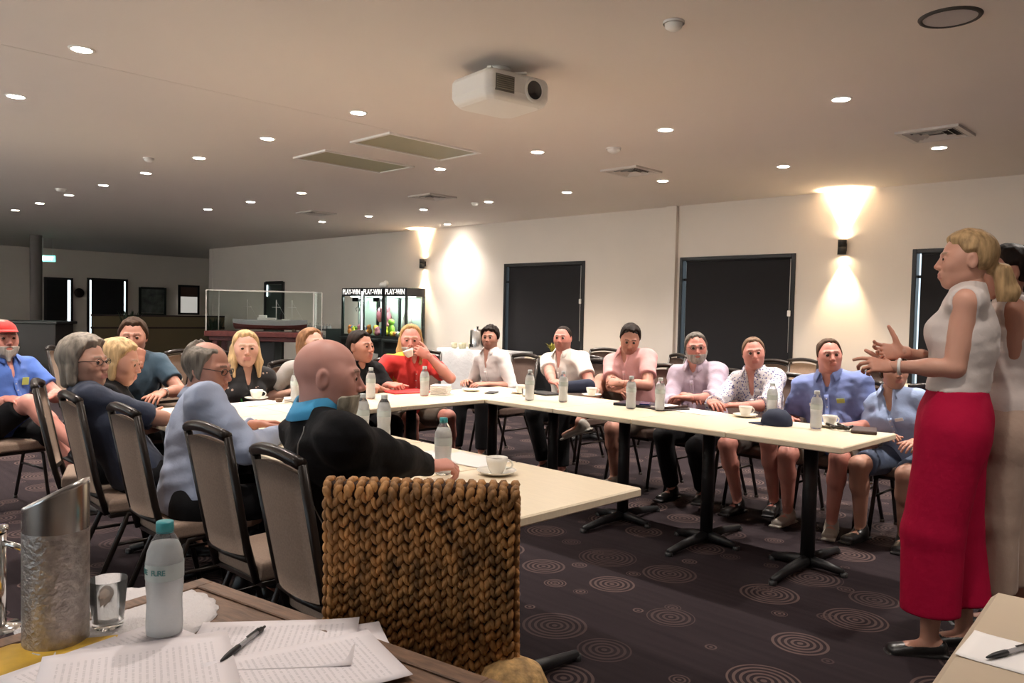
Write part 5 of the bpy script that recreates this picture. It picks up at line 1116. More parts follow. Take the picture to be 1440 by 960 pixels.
def stitch(mb, c, L, r, tilt, out, side):
    """one almond-shaped strand; c centre, tilt about the outward axis"""
    out = Vector(out).normalized(); up = Vector((0, 0, 1)) - out * out.z; up.normalize(); sd = up.cross(out); d = up * math.cos(tilt) + sd * math.sin(tilt); e = out.cross(d)
    vs = []; K, Mm = 7, 6
    for i in range(K):
        q = -1 + 2 * i / (K - 1); rr = r * math.sqrt(max(0, 1 - q * q * .97)); p = Vector(c) + d * (q * L) + out * (.004 * (1 - q * q))
        for j in range(Mm): a = 2 * PI * j / Mm; vs.append(p + (e * math.cos(a) + out * math.sin(a)) * rr)
    fs = [(i * Mm + j, i * Mm + (j + 1) % Mm, (i + 1) * Mm + (j + 1) % Mm, (i + 1) * Mm + j) for i in range(K - 1) for j in range(Mm)] + [tuple(range(Mm))[::-1], tuple((K - 1) * Mm + j for j in range(Mm))]
    mb.add(vs, fs, True)
mbb = MB(); cols_ = 17
for cx_ in range(cols_):
    for s in (-1, 1):
        z = .05 + (cx_ % 2) * .009
        while z < .972:
            wd_ = 1.12 - .12 * min(1, z / .8); x = ((cx_ + .5) / cols_ * 2 - 1) * (W2 - .006) * wd_
            for sg in (-1, 1):
                j1, j2, j3 = random.gauss(0, .0012), random.gauss(0, .07), random.gauss(1, .08)
                stitch(mbb, (x + sg * .0058 + j1, s * (TH * .86) + wy(z), z + (0 if sg < 0 else .004)), .0155 * j3, .0072 * j3, -sg * s * .42 + j2, (0, s, .0), s)
            z += .0235 if z < .88 else .027
for s in (-1, 1):                                                   # the rolled sides
    z = .05
    while z < .965:
        wd_ = 1.12 - .12 * min(1, z / .8)
        for k, yy in enumerate((-.017, 0, .017)): stitch(mbb, (s * (W2 - .0015) * wd_, yy + wy(z), z + k * .006), .0155, .0078, random.gauss(.35 * (1 if k % 2 else -1), .1), (s, 0, 0), s)
        z += .0235
mbb.build('woven_back', M_wick, t)
mbb = MB()
for cx_ in range(cols_ + 1):                                        # top roll
    x = (cx_ / cols_ * 2 - 1) * (W2 - .004)
    for a in (-62, -38, -12, 12, 38, 62):
        ar = math.radians(a + random.gauss(0, 4)); o = Vector((0, math.sin(ar), math.cos(ar)))
        c = Vector((x + random.gauss(0, .0015), wy(.97) + math.sin(ar) * TH * .95, .962 + math.cos(ar) * .026)); d = Vector((.35 * (1 if (cx_ + a // 12) % 2 else -1), math.cos(ar), -math.sin(ar))).normalized(); e = o.cross(d); vs = []
        for i in range(7):
            q = -1 + i / 3; rr = .0088 * math.sqrt(max(0, 1 - q * q * .97)); p = c + d * q * .0155 + o * .003 * (1 - q * q)
            for j in range(6): b_ = PI * j / 3; vs.append(p + (e * math.cos(b_) + o * math.sin(b_)) * rr)
        mbb.add(vs, [(i * 6 + j, i * 6 + (j + 1) % 6, (i + 1) * 6 + (j + 1) % 6, (i + 1) * 6 + j) for i in range(6) for j in range(6)], True)
mbb.build('top_roll', M_wick, t)
mb = MB(); mb.box((0, .235, .40), (.42, .40, .11), b=.03); o = mb.build('seat', M_wick, t)
for sx in (-1, 1): mb = MB(); mb.box((sx * .18, .40, .175), (.04, .04, .35), b=.004); mb.build('leg', M_wood, t)
# tall woven basket at the bottom edge
t = thing('woven_basket', 'pale straw basket with a loop handle at the bottom edge', 'basket', (-1.135, 1.17, 0), 0)
M_straw = mat('pale_straw', (.52, .32, .13), .7, var=.4, varscale=50, bump=(60, .8, .006))
mb = MB(); mb.lathe([(.0001, .0), (.06, .0), (.072, .1), (.080, .3), (.082, .5), (.078, .58), (.060, .618), (.03, .634), (.0001, .638)], 32); mb.build('basket_body', M_straw, t)
mb = MB(); mb.tube([(-.045, -.02, .60), (-.060, -.025, .655), (-.052, -.022, .685), (-.040, -.018, .67), (-.034, -.015, .62)], .0085, 10); mb.build('loop_handle', M_straw, t)

# ------------------------------------------------------------------ things on the pale tables
Z1 = .7455
GP = 'white papers on the pale tables'
paper('white paper beside the bald man\'s forearm on the near table', -2.56, 2.06, Z1, math.radians(70), m=M_plain, group=GP)
paper('white paper at the far edge of the nearest table behind the coffee cup', -2.42, 2.20, Z1, math.radians(95), m=M_plain, group=GP)
paper('white paper in front of the man in the pale blue shirt', -3.62, 2.08, Z1, math.radians(80), m=M_plain, group=GP)
paper('white writing paper before the bearded man in lavender', -2.72, 4.46, Z1, math.radians(84), m=M_plain, group=GP)
paper('white paper on the table corner before the dark-haired young man', -4.36, 4.30, Z1, math.radians(40), m=M_plain, group=GP)
paper('white papers beside the napkins in front of the floral-topped woman', -4.68, 2.42, Z1, math.radians(10), m=M_plain, group=GP)
def slab(name, label, cat, x, y, z, a, d, m, b=.004, group=None):
    mb = MB(); mb.box((0, 0, d[2] / 2), d, b=b); o = mb.build(name, m); tag(o, label, cat, group); o.location = (x, y, z); o.rotation_euler = (0, 0, math.radians(a)); return o
M_red = mat('red_cover', (.55, .04, .04), .5, bump=(40, .05)); M_leatherbr = mat('dark_brown_leather', (.045, .022, .018), .45, bump=(120, .3, .002)); M_navyc = mat('navy_fabric', (.012, .018, .045), .8, bump=(160, .3, .002))
slab('folder', 'bright red folder under the elbow of the man in red', 'folder', -4.70, 3.62, Z1, 80, (.30, .22, .012), M_red)
def napkins(label, x, y, z, a, n=5):
    t = thing('napkin_stack', label, 'napkins', (x, y, z), math.radians(a)); mb = MB()
    for i in range(n): mb.box((random.gauss(0, .002), random.gauss(0, .002), .006 + i * .012), (.13, .115, .011), rot('Z', random.gauss(0, .05)), b=.004)
    mb.build('folded_napkins', M_plain, t); return t
napkins('stack of folded white napkins before the man in red', -4.44, 3.74, Z1, 30, 6)
napkins('low folded white cloth beside the cup of the floral-topped woman', -4.66, 2.66, Z1 + .0, 60, 2)
def pod(label, x, y):
    mb = MB(); mb.lathe([(.0001, 0), (.020, .0), (.026, .020), (.024, .024), (.0001, .026)], 20); o = mb.build('sauce_pot', mat('brown_lid', (.14, .07, .035), .5, bump=(50, .1)), None); tag(o, label, 'pot', 'small brown pots on the left table'); o.location = (x, y, Z1)
pod('small brown pot left of the bottle of the woman in grey', -4.66, 2.555) ; pod('small brown pot right beside that bottle', -4.60, 2.735)
# black zip case standing in front of the shaven-headed man
f = Fld((-.20, -.10, -.01), (.20, .10, .16), .005); f.put(econe((-.10, 0, .04), (.10, 0, .065), (.045, .045), (.055, .055), (0, 1, 0)), .02); f.F = np.maximum(f.F, -f.full()[2]); v, q = nets(f); o = npmesh('soft_case', v, q, M_navyc); tag(o, 'soft black case lying in front of the shaven-headed man', 'case'); o.location = (-3.92, 4.68, Z1); o.rotation_euler = (0, 0, .2)
slab('notebook', 'thin black notebook under the hands of the shaven-headed man', 'notebook', -4.02, 4.42, Z1, 80, (.15, .21, .014), M_black)
slab('phone', 'black phone beside the cup of the dark-haired young man', 'phone', -4.30, 4.13, Z1, 30, (.075, .15, .009), M_black)
t = thing('laptop', 'closed black laptop before the man in the pink shirt', 'laptop', (-3.14, 4.42, Z1), math.radians(12)); mb = MB(); mb.box((0, 0, .007), (.30, .21, .012), b=.003); mb.build('base', M_black, t); mb = MB(); mb.box((0, 0, .0165), (.30, .21, .006), b=.002); mb.build('lid', mat('laptop_lid', (.03, .03, .05), .3), t)
slab('phone', 'blue-screened phone lying on the closed laptop', 'phone', -3.08, 4.40, Z1 + .0198, 30, (.07, .14, .008), mat('phone_blue', (.02, .03, .12), .15))
t = thing('organiser', 'open brown leather organiser with white pages before the bearded man', 'notebook', (-2.93, 4.43, Z1), math.radians(-14)); mb = MB(); mb.box((0, 0, .006), (.20, .24, .010), b=.004); mb.build('cover', M_leatherbr, t); mb = MB(); mb.box((0, 0, .0155), (.16, .20, .008), b=.002); mb.build('pages', M_plain, t)
mb = MB(); mb.tube([(.085, -.10, .02), (.088, .10, .024)], .008, 8); mb.build('strap', M_leatherbr, t)
# black cap on the table
t = thing('baseball_cap', 'navy black cap lying on the far table before the patterned shirt', 'cap', (-2.105, 4.33, Z1), math.radians(200))
mb = MB(); mb.lathe([(.088, .0), (.090, .02), (.080, .055), (.05, .085), (.0001, .095)], 28); mb.build('crown', M_navyc, t)
vs = []
for i in range(13):
    a = -1.0 + 2.0 * i / 12
    vs += [(.084 * math.cos(a), .084 * math.sin(a), .006), ((.084 + .075 * math.cos(a)) * math.cos(a), .09 * math.sin(a), .002)]
mb = MB(); mb.add(vs, [(2 * i, 2 * i + 1, 2 * i + 3, 2 * i + 2) for i in range(12)], True); o = mb.build('brim', M_navyc, t); md = o.modifiers.new('thick', 'SOLIDIFY'); md.thickness = .004
slab('wallet', 'dark leather wallet at the right end of the far table', 'wallet', -1.66, 4.47, Z1, 20, (.13, .20, .018), M_leatherbr)
f = Fld((-.11, -.07, -.01), (.11, .07, .06), .004)
for i in range(9): a = i * 2.4; f.put(cone((.05 * math.cos(a), .03 * math.sin(a), .012), (.07 * math.cos(a + 1), .04 * math.sin(a + 1), .018 + .01 * (i % 2)), .008), .003)
v, q = nets(f); o = npmesh('key_bunch', v, q, mat('keys_dark', (.05, .045, .04), .3, .6)); tag(o, 'dark bunch of keys beside the wallet at the right end of the far table', 'keys'); o.location = (-1.78, 4.43, Z1)
# hand held phone of the man in pink is left to his hand; small clear glass by the bottle
t = thing('water_glass', 'small clear glass between the two men in white shirts', 'glass', (-3.98, 4.17, Z1), 0); mb = MB(); mb.lathe([(.0001, .0), (.022, .0), (.026, .004), (.032, .06), (.030, .06), (.025, .01), (.0001, .008)], 20); mb.build('tumbler', M_gl, t)

# ------------------------------------------------------------------ arcade cabinets
M_hdr = mat('header_black', (.015, .015, .017), .3); M_let = em('header_lettering', (.9, .85, .78), .5); M_led2 = em('led_dots', (.95, 1, .9), 5); M_inl = em('cabinet_lamp', (.85, 1, .92), 2); M_cab = mat('cabinet_black', (.02, .025, .024), .4, bump=(40, .05)); M_back = mat('cabinet_back', (.42, .50, .44), .6, bump=(20, .05)); M_pane2 = mat('cabinet_glass', (.95, 1, .98), .03, trans=1, ior=1.02)
TOY = [mat('toy_%s' % n_, c_, .6, bump=(60, .3)) for n_, c_ in (('yellow', (.7, .65, .06)), ('orange', (.65, .22, .04)), ('white', (.7, .68, .64)), ('green', (.25, .5, .06)), ('pink', (.6, .22, .28)), ('blue', (.10, .22, .5)))]
def cabinet(label, x, kind):
    t = thing('arcade_cabinet', label, 'arcade machine', (x, 8.60, 0), 0, 'play-win prize cabinets by the wall'); w, d = .66, .42; f_ = -d / 2
    mb = MB(); mb.box((0, 0, .42), (w, d, .84), b=.012); mb.build('lower_cabinet', M_cab, t)
    mb = MB()
    for sx in (-1, 1):
        for sy in (-1, 1): mb = MB(); mb.box((sx * (w / 2 - .02), sy * (d / 2 - .02), 1.22), (.04, .04, .76)); mb.build('corner_post', M_cab, t)
    mb = MB(); mb.box((0, f_ + .02, .86), (w - .08, .04, .04)); mb.build('front_rail', M_cab, t)
    light('AREA', (x, 8.55, 1.578), 4, (.9, 1, .93), shape='RECTANGLE', size=.4, size_y=.09)
    mb = MB(); mb.box((0, 0, 1.67), (w, d, .15), b=.006); mb.build('header', M_hdr, t)
    text('header_lettering', 'PLAY-WIN', .135, M_let, t, (0, f_ - .004, 1.67), sx=.92)
    mb = MB(); mb.box((0, d / 2 - .05, 1.22), (w - .08, .01, .74)); mb.build('back_panel', M_back, t)
    mb = MB(); mb.box((0, f_ + .012, 1.22), (w - .08, .006, .72)); mb.build('front_glass', M_pane2, t)
    mb = MB(); mb.box((w / 2 - .012, 0, 1.22), (.006, d - .08, .72)); mb.build('side_glass', M_pane2, t)
    mb = MB(); mb.box((0, 0, 1.588), (w - .12, .10, .012)); mb.build('interior_lamp', M_inl, t)
    mb = MB(); mb.box((0, f_ - .03, .80), (w - .1, .10, .05), b=.01); mb.build('control_panel', M_cab, t)
    mb = MB(); mb.box((0, f_ - .004, .40), (.40, .01, .30), b=.003); mb.build('prize_door', mat('door_panel', (.35, .36, .33), .5), t)
    if kind in (0, 1):
        mb = MB(); mb.box((0, -.05, 1.53), (.20, .16, .07), b=.01); mb.tube([(0, -.05, 1.5), (0, -.05, 1.40)], .012, 8)
        for a in (0, 2.1, 4.2): mb.tube([(0, -.05, 1.40), (.05 * math.cos(a), -.05 + .05 * math.sin(a), 1.36), (.03 * math.cos(a), -.05 + .03 * math.sin(a), 1.31)], .006, 6)
        mb.build('claw', M_hdr, t)
        for i in range(16):
            xx, yy = random.uniform(-.24, .24), random.uniform(-.10, .10); r = random.uniform(.04, .065); z0 = .90 + random.uniform(0, .05)
            o = blob('plush_toy', [ell((xx, yy, z0), (r, r * .9, r * 1.1)), ell((xx, yy - .01, z0 + r * 1.3), (r * .7,) * 3), ell((xx - r * .5, yy, z0 + r * 1.9), (r * .25,) * 3), ell((xx + r * .5, yy, z0 + r * 1.9), (r * .25,) * 3)], .011, TOY[(i * 5 + kind) % 6], t)
    if kind == 1:
        blob('large_plush', [ell((.10, .05, 1.20), (.10, .08, .12)), ell((.08, .04, 1.36), (.08, .07, .08)), ell((.16, .05, 1.05), (.08, .07, .09)), ell((-.12, .05, 1.25), (.07, .06, .14))], .012, TOY[4], t)
    if kind == 2:
        mb = MB(); mb.tube([(.02 - .11, .05, .92), (.02 - .10, .05, 1.15), (.02 - .05, .05, 1.30), (.02, .05, 1.33), (.02 + .05, .05, 1.30), (.02 + .10, .05, 1.15), (.02 + .11, .05, .92)], .03, 10); mb.build('prize_arch', TOY[2], t)
        blob('plush_toy', [ell((-.24, -.1, 1.0), (.07, .06, .09)), ell((-.24, -.1, 1.13), (.06, .06, .06))], .010, TOY[3], t)
        for i in range(5): blob('plush_toy', [ell((-.15 + .09 * i, -.15, .92), (.045, .045, .05))], .010, TOY[i], t)
    return t
cabinet('left prize cabinet with a glowing claw machine front and play-win header', -12.62, 0)
c1 = cabinet('middle prize cabinet full of orange and yellow toys with a play-win header', -11.94, 1)
cabinet('right prize cabinet with a white arch inside and a play-win header', -11.26, 2)
mb = MB()
for i in range(26): mb.box((-.315, -.222, .92 + i * .03), (.028, .008, .016), b=.002)
mb.build('led_strip', M_led2, c1)
o = blob('white_cap_sign', [ell((0, 0, 0), (.10, .07, .06)), ell((.06, 0, .03), (.05, .05, .05))], .012, M_white); tag(o, 'crumpled white bag on top of the middle prize cabinet', 'bag'); o.location = (-11.75, 8.50, 1.80)
# ------------------------------------------------------------------ drinks station
t = thing('buffet_table', 'long table under a white cloth with the steel urn, left of the first window', 'table', (-9.0, 8.45, 0))
mb = MB(); mb.box((0, 0, .74), (1.5, .62, .03)); mb.build('tabletop', M_wood, t)
for sx in (-1, 1):
    for sy in (-1, 1): mb = MB(); mb.tube([(sx * .68, sy * .26, 0), (sx * .68, sy * .26, .73)], .016, 8); mb.build('leg', M_black, t)
vs = []; n = 96; per = []
for i in range(n):
    s = i / n * 4; k = int(s); u = s - k; p = [(-1 + 2 * u, -1), (1, -1 + 2 * u), (1 - 2 * u, 1), (-1, 1 - 2 * u)][k]; per.append(p)
for j, (z, o_) in enumerate(((.758, 0), (.752, .008), (.55, .016), (.30, .026), (.06, .034))):
    for i, p in enumerate(per): w_ = .010 * j * math.sin(i * .9) ; vs.append((p[0] * (.755 + o_ + w_ * .5), p[1] * (.315 + o_ + w_ * .5), z))
fs = [tuple(range(n))] + [(j * n + i, j * n + (i + 1) % n, (j + 1) * n + (i + 1) % n, (j + 1) * n + i)[::-1] for j in range(4) for i in range(n)]
o = MB().add(vs, fs, True).build('tablecloth', M_cloth); tag(o, 'white cloth draped over the drinks table', 'tablecloth'); o.location = (-9.0, 8.45, .001)
t = thing('hot_water_urn', 'polished steel hot water urn on the white-clothed table', 'urn', (-9.10, 8.40, .760), 0)
mb = MB(); mb.lathe([(.0001, 0), (.115, 0), (.118, .02), (.118, .29), (.112, .30)], 32); mb.build('urn_body', M_steel, t)
mb = MB(); mb.lathe([(.114, .30), (.105, .315), (.03, .325), (.0001, .326)], 32); mb.build('lid', M_steel, t); mb = MB(); mb.lathe([(.012, .325), (.012, .345), (.02, .35), (.018, .362), (.0001, .364)], 16); mb.build('lid_knob', M_black, t)
for s in (-1, 1): mb = MB(); mb.tube([(s * .115, 0, .25), (s * .155, 0, .24), (s * .155, 0, .19), (s * .115, 0, .18)], .009, 8); mb.build('handle', M_black, t)
mb = MB(); mb.tube([(0, -.115, .05), (0, -.16, .05), (0, -.16, .03)], .010, 8); mb.box((0, -.15, .07), (.012, .03, .04), b=.002); mb.build('tap', M_black, t)
j0 = None
for i, (x, y) in enumerate(((-9.36, 8.30), (-9.45, 8.42), (-9.32, 8.46), (-9.54, 8.30))):
    mb = MB(); mb.lathe([(.0001, 0), (.04, 0), (.046, .05), (.048, .09), (.044, .09), (.040, .01), (.0001, .008)], 20); o = mb.build('serving_jug', mat('pale_jar', (.55, .52, .36), .3)); tag(o, 'small pale serving jug left of the steel urn', 'jug', 'pale jugs beside the urn'); o.location = (x, y, .760)
# plant on the table under the first window
t = thing('potted_plant', 'small yellow-green arrangement in a bowl before the dark first window', 'plant', (-7.38, 8.25, .7455), 0)
mb = MB(); mb.lathe([(.0001, 0), (.05, 0), (.075, .04), (.07, .05), (.0001, .045)], 20); mb.build('bowl', M_black, t)
def leaves(name, n, R_, H_, m, parent, base, seed=1, wd=.014):
    rr = random.Random(seed); mb = MB()
    for i in range(n):
        a = rr.uniform(0, 2 * PI); ln = rr.uniform(.6, 1); r = R_ * ln * rr.uniform(.3, 1); h_ = H_ * rr.uniform(.5, 1); p0 = Vector(base); p1 = p0 + Vector((r * .5 * math.cos(a), r * .5 * math.sin(a), h_ * .7)); p2 = p0 + Vector((r * math.cos(a), r * math.sin(a), h_)); s = Vector((-math.sin(a), math.cos(a), 0)) * wd
        mb.add([p0, p1 - s, p2, p1 + s, p1 + Vector((0, 0, wd * .4))], [(0, 1, 4), (1, 2, 4), (2, 3, 4), (3, 0, 4)], True)
    return mb.build(name, m, parent)
M_leaf = mat('leaf_green', (.10, .15, .03), .5, var=.4, varscale=20); M_leafy = mat('leaf_yellow', (.35, .33, .06), .5, var=.3, varscale=20); M_leafd = mat('leaf_dark', (.03, .05, .025), .5, var=.3, varscale=20)
leaves('leaves', 40, .14, .16, M_leafy, t, (0, 0, .045), 3); mb = MB(); mb.tube([(.05, .02, .04), (.06, .03, .26)], .003, 6); mb.lathe([(.012, .26), (.016, .29), (.0001, .31)], 10, (.06, .03, 0)); mb.build('flower_stem', M_white, t)

# ------------------------------------------------------------------ ship model in its glass case
sa_ = math.atan2(6.9 - 5.779, -11.493 + 12.621)
t = thing('display_stand', 'dark red timber stand carrying the ship model case', 'stand', (-12.06, 6.34, 0), sa_)
mb = MB(); mb.box((0, 0, .905), (1.78, .62, .09), b=.01); mb.box((0, 0, .83), (1.66, .52, .08), b=.01); mb.build('plinth_top', mat('red_timber', (.10, .022, .018), .35, var=.3, varscale=14, stretch=(1, 8, 1)), t)
for sx in (-1, 1):
    for sy in (-1, 1): mb = MB(); mb.box((sx * .74, sy * .2, .40), (.08, .08, .80), b=.006); mb.build('leg', mat('red_timber', (.1, .02, .02)), t)
mb = MB(); mb.box((.05, .0, .42), (.34, .40, .74), b=.006); mb.build('centre_pedestal', M_black, t)
t = thing('glass_case', 'long clear glass display case over the ship model', 'display case', (-12.06, 6.34, .9505), sa_)
M_case = mat('case_glass', (.93, .97, .95), .03, trans=1, ior=1.03)
for nm, c, d in (('front_pane', (0, -.27, .33), (1.74, .006, .66)), ('rear_pane', (0, .27, .33), (1.74, .006, .66)), ('end_pane', (-.87, 0, .33), (.006, .54, .66)), ('end_pane', (.87, 0, .33), (.006, .54, .66)), ('top_pane', (0, 0, .663), (1.74, .54, .006))): MB().box(c, d).build(nm, M_case, t)
mb = MB()
for sx in (-1, 1):
    for sy in (-1, 1): mb.box((sx * .87, sy * .27, .33), (.014, .014, .66))
for sy in (-1, 1): mb.box((0, sy * .27, .66), (1.74, .014, .014))
mb.build('case_edging', M_vent, t)
t = thing('ship_model', 'long grey-decked ship model with a red hull and masts inside the glass case', 'model ship', (-12.0, 6.40, .952), sa_)
def hull(zs, half, mname, m):
    vs = []; K = 21
    for z, f0 in zs:
        for s in (1, -1):
            for i in range(K):
                q = -1 + 2 * i / (K - 1); q = q if s > 0 else -q; b_ = half * f0 * (1 - abs(q) ** 3.2); vs.append((q * .62 * (.9 + .1 * f0), s * b_, z + .03 * abs(q) ** 3 * (f0 > .8)))
    n_ = 2 * K; fs = [tuple(range(n_))[::-1], tuple((len(zs) - 1) * n_ + k for k in range(n_))] + [(i * n_ + k, i * n_ + (k + 1) % n_, (i + 1) * n_ + (k + 1) % n_, (i + 1) * n_ + k) for i in range(len(zs) - 1) for k in range(n_)]
    return MB().add(vs, fs, False).build(mname, m, t)
hull(((.03, .35), (.06, .75), (.10, .93)), .10, 'lower_hull', mat('hull_red', (.13, .03, .025), .4)); hull(((.101, .93), (.14, 1.0), (.17, 1.05)), .10, 'upper_hull', mat('hull_grey', (.42, .43, .45), .4, bump=(60, .05)))
mb = MB(); mb.box((-.05, 0, .20), (.30, .10, .05), b=.004); mb.box((-.12, 0, .245), (.12, .08, .04), b=.004); mb.box((.26, 0, .19), (.12, .08, .03), b=.004); mb.build('superstructure', M_white, t)
for x in (-.38, .10, .36): mb = MB(); mb.tube([(x, 0, .17), (x, 0, .52)], .006, 8); mb.tube([(x - .07, 0, .40), (x + .07, 0, .40)], .004, 6); mb.tube([(x, 0, .5), (x + .18, 0, .2)], .0015, 5); mb.build('mast', M_white if x > .05 else M_vent, t)
mb = MB(); mb.lathe([(.03, .24), (.028, .34), (.0001, .34)], 14, (.18, 0, -.04)); mb.build('funnel', M_black, t)
mb = MB()
for x in (-.4, .4): mb.box((x, 0, .02), (.04, .12, .04))
mb.build('cradle', M_wood, t)

# ------------------------------------------------------------------ far left of the room
M_beige = mat('beige_partition', (.20, .155, .085), .7, bump=(30, .1)); M_rail = mat('dark_rail', (.03, .016, .013), .4); M_counter = mat('bar_counter', (.014, .010, .009), .5, bump=(30, .1))
t = thing('partition_counter', 'low beige partition with dark rails at the back left of the room', 'partition', (-19.0, 7.45, 0), PI / 2)
mb = MB(); mb.box((.05, 0, .53), (3.3, .14, 1.06)); mb.build('panel', M_beige, t)
for z in (1.08, .80): mb = MB(); mb.box((.05, -.0, z), (3.36, .18, .035)); mb.build('rail', M_rail, t)
def far_window(label, y0, y1, z0, z1, x=XL, slits='', sm=8):
    t = thing('far_window', label, 'window', (x + .03, (y0 + y1) / 2, 0), PI / 2); w = y1 - y0; mb = MB()
    for s in (-1, 1): mb.box((s * (w / 2 - .03), 0, (z0 + z1) / 2), (.06, .06, z1 - z0)); 
    for z in (z0 + .03, z1 - .03): mb.box((0, 0, z), (w - .12, .06, .06))
    mb.build('frame', M_dark, t); return t, w
M_day = em('daylit_glass', (.80, .95, 1), .9); M_dayw = em('daylit_glass_dim', (.85, .82, .75), .13)
for lb, y0, y1, z0, z1, sl in (('dark door with a bright slit of daylight down its right edge, far left wall', 6.15, 6.86, .10, 2.02, (1,)), ('dark blinded door with daylight slits down both edges, far left wall', 7.22, 8.30, .3, 2.05, (-1, 1))):
    t, w = far_window(lb, y0, y1, z0, z1); mb = MB()
    mb.box((0, .012, (z0 + z1) / 2), (w - .10, .01, z1 - z0 - .1)); mb.build('pane', M_day, t)
    mb = MB(); sh = 0 if len(sl) == 2 else -.045; mb.box((sh, -.02, (z0 + z1) / 2), (w - .19 + (.0 if len(sl) == 1 else -.02), .01, z1 - z0 - .1)); mb.build('blind', M_blind, t)
t, w = far_window('white lower blind in a dark framed window, back left beside the beige partition', 9.72, 10.36, 1.05, 1.95, x=-23.9)
mb = MB(); mb.box((0, 0, 1.34), (w - .12, .01, .52)); mb.build('pane', M_dayw, t); mb = MB(); mb.box((0, -.0, 1.75), (w - .12, .012, .30)); mb.build('blind', mat('brown_blind', (.10, .06, .05), .8), t)
t = thing('framed_picture', 'dark framed picture above the brown-haired man at the back left', 'picture', (-23.9, 8.98, 1.33), PI / 2)
mb = MB()
for s in (-1, 1): mb.box((s * .36, 0, .0), (.06, .05, 1.02)); mb.box((0, 0, s * .49), (.66, .05, .06))
mb.box((0, 0, -.36), (.66, .04, .22)); mb.build('frame', mat('dark_green_frame', (.02, .028, .022), .5), t); mb = MB(); mb.box((0, .01, .12), (.66, .01, .72)); mb.build('print', mat('muted_print', (.13, .14, .13), .4, var=.5, varscale=5), t)
t = thing('wall_plaque', 'small round dark emblem on the far left wall between the two blinded doors', 'plaque', (-23.97, 7.02, 1.62), PI / 2); mb = MB(); mb.lathe([(.0001, .02), (.12, .02), (.13, 0)], 24, (0, 0, 0), 0, rot('X', PI / 2)); mb.build('disc', M_rail, t)
t = thing('exit_sign', 'lit green and white exit sign hanging from the ceiling at the far left', 'exit sign', (-20, 5.21, 2.33), math.radians(60))
mb = MB(); mb.box((0, 0, 0), (.34, .04, .16), b=.006); mb.tube([(-.1, 0, .08), (-.1, 0, .46)], .008, 6); mb.tube([(.1, 0, .08), (.1, 0, .46)], .008, 6); mb.build('housing', M_white, t)
mb = MB(); mb.box((0, -.023, 0), (.31, .006, .13)); mb.build('lit_face', em('exit_face', (.12, .75, .55), 1.1), t)
text('exit_lettering', 'EXIT', .11, em('exit_letters', (.9, 1, .95), 2), t, (.0, -.027, 0))
# dark bar counter, pale column and kettle table at the left edge
t = thing('bar_counter', 'long dark bar counter at the far left behind the man in the cap', 'counter', (-16.9, 3.6, 0), math.radians(46))
mb = MB(); mb.box((0, 0, .48), (2.4, .6, .96), b=.01); mb.build('front_panel', M_counter, t); mb = MB(); mb.box((0, 0, .98), (2.5, .7, .05), b=.01); mb.build('counter_top', M_black, t)
mb = MB(); mb.lathe([(.12, 0), (.12, 2.8)], 24); o = mb.build('round_column', mat('column_paint', (.16, .14, .13), .6, bump=(20, .05))); tag(o, 'pale grey round column at the far left behind the bar counter', 'column'); o.location = (-19.5, 4.85, 0)
t = thing('dispenser', 'grey dispenser with a black frame on the bar counter at the left edge', 'dispenser', (-17.25, 3.35, 1.005), math.radians(46)); mb = MB(); mb.box((0, 0, .12), (.26, .2, .24), b=.01); mb.build('tank', mat('grey_plastic', (.09, .09, .10), .5), t)
mb = MB(); mb.tube([(-.22, 0, 0), (-.20, 0, .30), (.20, 0, .30), (.22, 0, 0)], .012, 8); mb.build('stand_frame', M_black, t)
for x, y, H_, lb, z in ((-17.6, 6.15, 1.0, 'dark leafy potted plant before the beige partition at the back left', 0), (-18.4, 8.35, .85, 'dark shrub-like potted plant behind the table at the left background', 0)):
    t = thing('potted_plant', lb, 'plant', (x, y, z), 0); mb = MB(); mb.lathe([(.0001, 0), (.13, 0), (.17, .28), (.15, .28), (.0001, .25)], 20); mb.build('pot', M_black, t); leaves('leaves', 90, .38, H_, M_leafd, t, (0, 0, .25), 5, .04)
# dark brown armchair-like mesh stack beside the partition, seen behind the tan pair
t = thing('wicker_lounge_chair', 'dark woven round-backed chair behind the left background table', 'chair', (-8.2, 3.55, 0), math.radians(-120))
mb = MB(); mb.lathe([(.30, .02), (.31, .40), (.26, .43), (.0001, .43)], 24); mb.build('seat', mat('dark_wicker', (.05, .035, .03), .8, bump=(90, .9, .01)), t)
vs = []; K = 14
for j, (z, r) in enumerate(((.40, .31), (.65, .33), (.90, .30), (1.0, .27))):
    for i in range(K + 1): a = math.radians(200 + 140 * i / K); hh = z - (.25 * abs(i / K - .5) * 2 if j > 1 else 0); vs.append((r * math.cos(a), r * math.sin(a), hh))
mb = MB(); mb.add(vs, [(j * (K + 1) + i, j * (K + 1) + i + 1, (j + 1) * (K + 1) + i + 1, (j + 1) * (K + 1) + i) for j in range(3) for i in range(K)], True); o = mb.build('backrest', MATS['dark_wicker'], t); md = o.modifiers.new('thick', 'SOLIDIFY'); md.thickness = .04
# door beside the ship model
t = thing('service_door', 'dark door left open beside the ship model, on the window wall', 'door', (-16.4, YB - .02, 0)); mb = MB()
for s in (-1, 1): mb.box((s * .40, 0, .96), (.07, .05, 1.92))
mb.box((0, 0, 1.90), (.73, .05, .07)); mb.build('frame', M_dark, t); mb = MB(); mb.box((0, .01, .93), (.73, .02, 1.86)); mb.build('door_leaf', mat('green_black_door', (.03, .045, .035), .4), t); mb = MB(); mb.box((-.30, -.012, 1.72), (.05, .006, .26)); mb.build('glass_slit', M_day, t); mb = MB(); mb.tube([(.28, -.02, 1.0), (.28, -.06, 1.0), (.20, -.06, 1.0)], .01, 8); mb.build('handle', M_chrome, t)
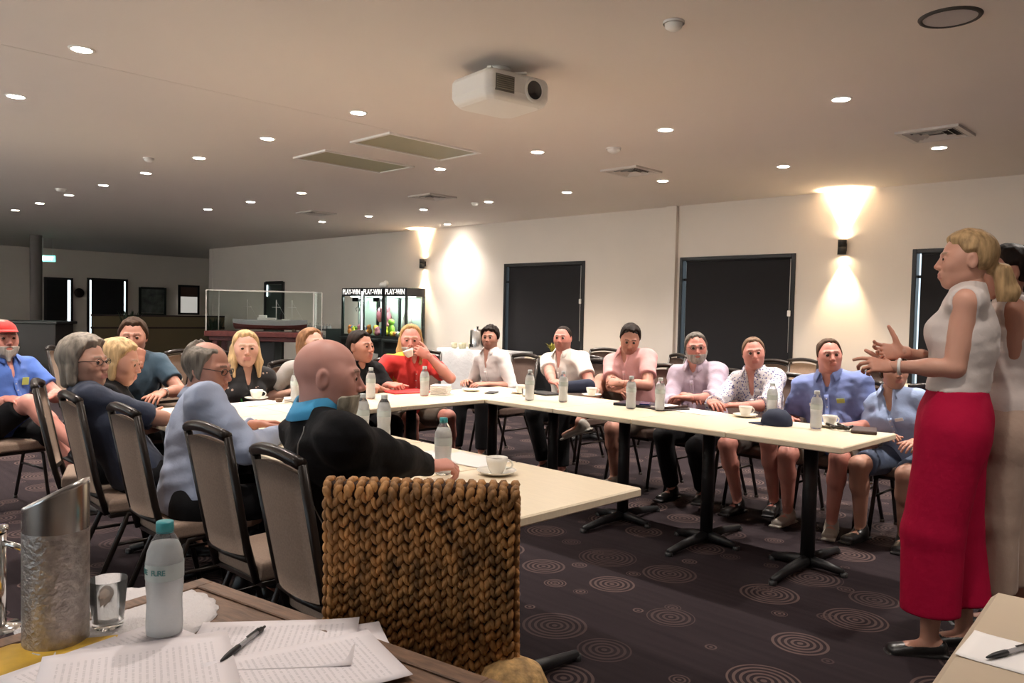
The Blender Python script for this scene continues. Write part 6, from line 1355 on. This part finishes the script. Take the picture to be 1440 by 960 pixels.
# glassware shelf beside the cabinets
t = thing('glassware_shelf', 'low shelf crowded with upturned glassware left of the prize cabinets', 'shelf', (-13.75, 8.45, 0)); mb = MB()
for z in (.42, .70, .93): mb.box((0, 0, z), (1.0, .4, .025))
for s in (-1, 1): mb.box((s * .49, 0, .48), (.025, .4, .96))
mb.build('frame', M_cab, t)
for i in range(18):
    mb = MB(); xx, zz = -.42 + (i % 9) * .105, (.713 if i < 9 else .943); mb.lathe([(.032, 0), (.028, .06), (.006, .068), (.006, .10), (.025, .105), (.0001, .107)], 10, (0, 0, 0)); o = mb.build('goblet', M_gl if False else mat('pale_glass', (.55, .56, .54), .15, trans=.4)); tag(o, 'upturned goblet on the %s shelf left of the prize cabinets' % ('middle' if i < 9 else 'top'), 'goblet', 'goblets on the ' + ('middle' if i < 9 else 'top') + ' shelf'); o.location = (-13.75 + xx, 8.38, zz)
# small red exit indicator, emergency light
# ------------------------------------------------------------------ camera
HC, FP, PT, RO, YW = 1.37, 1103., *[math.radians(v) for v in (2.186, 1.284, 44.76)]
f0 = A(-math.sin(YW), math.cos(YW), 0); Rr = A(math.cos(YW), math.sin(YW), 0); Zz = A(0, 0, 1.)
Fw = f0 * math.cos(PT) - Zz * math.sin(PT); Uu = Zz * math.cos(PT) + f0 * math.sin(PT)
cr, sr = math.cos(RO), math.sin(RO); X_ = Rr * cr + Uu * sr; Y_ = Uu * cr - Rr * sr
cd = bpy.data.cameras.new('camera'); cam = bpy.data.objects.new('camera', cd); COL.objects.link(cam)
cam.matrix_world = Matrix(((X_[0], Y_[0], -Fw[0], 0), (X_[1], Y_[1], -Fw[1], 0), (X_[2], Y_[2], -Fw[2], HC), (0, 0, 0, 1)))
cd.sensor_fit = 'HORIZONTAL'; cd.sensor_width = 36; cd.lens = FP / 1440 * 36; cd.clip_start = .05; cd.clip_end = 100; sc.camera = cam
sc.view_settings.view_transform = 'Standard'; sc.view_settings.look = 'None'; sc.view_settings.gamma = 1; sc.view_settings.use_curve_mapping = False; sc.view_settings.exposure = 1.78
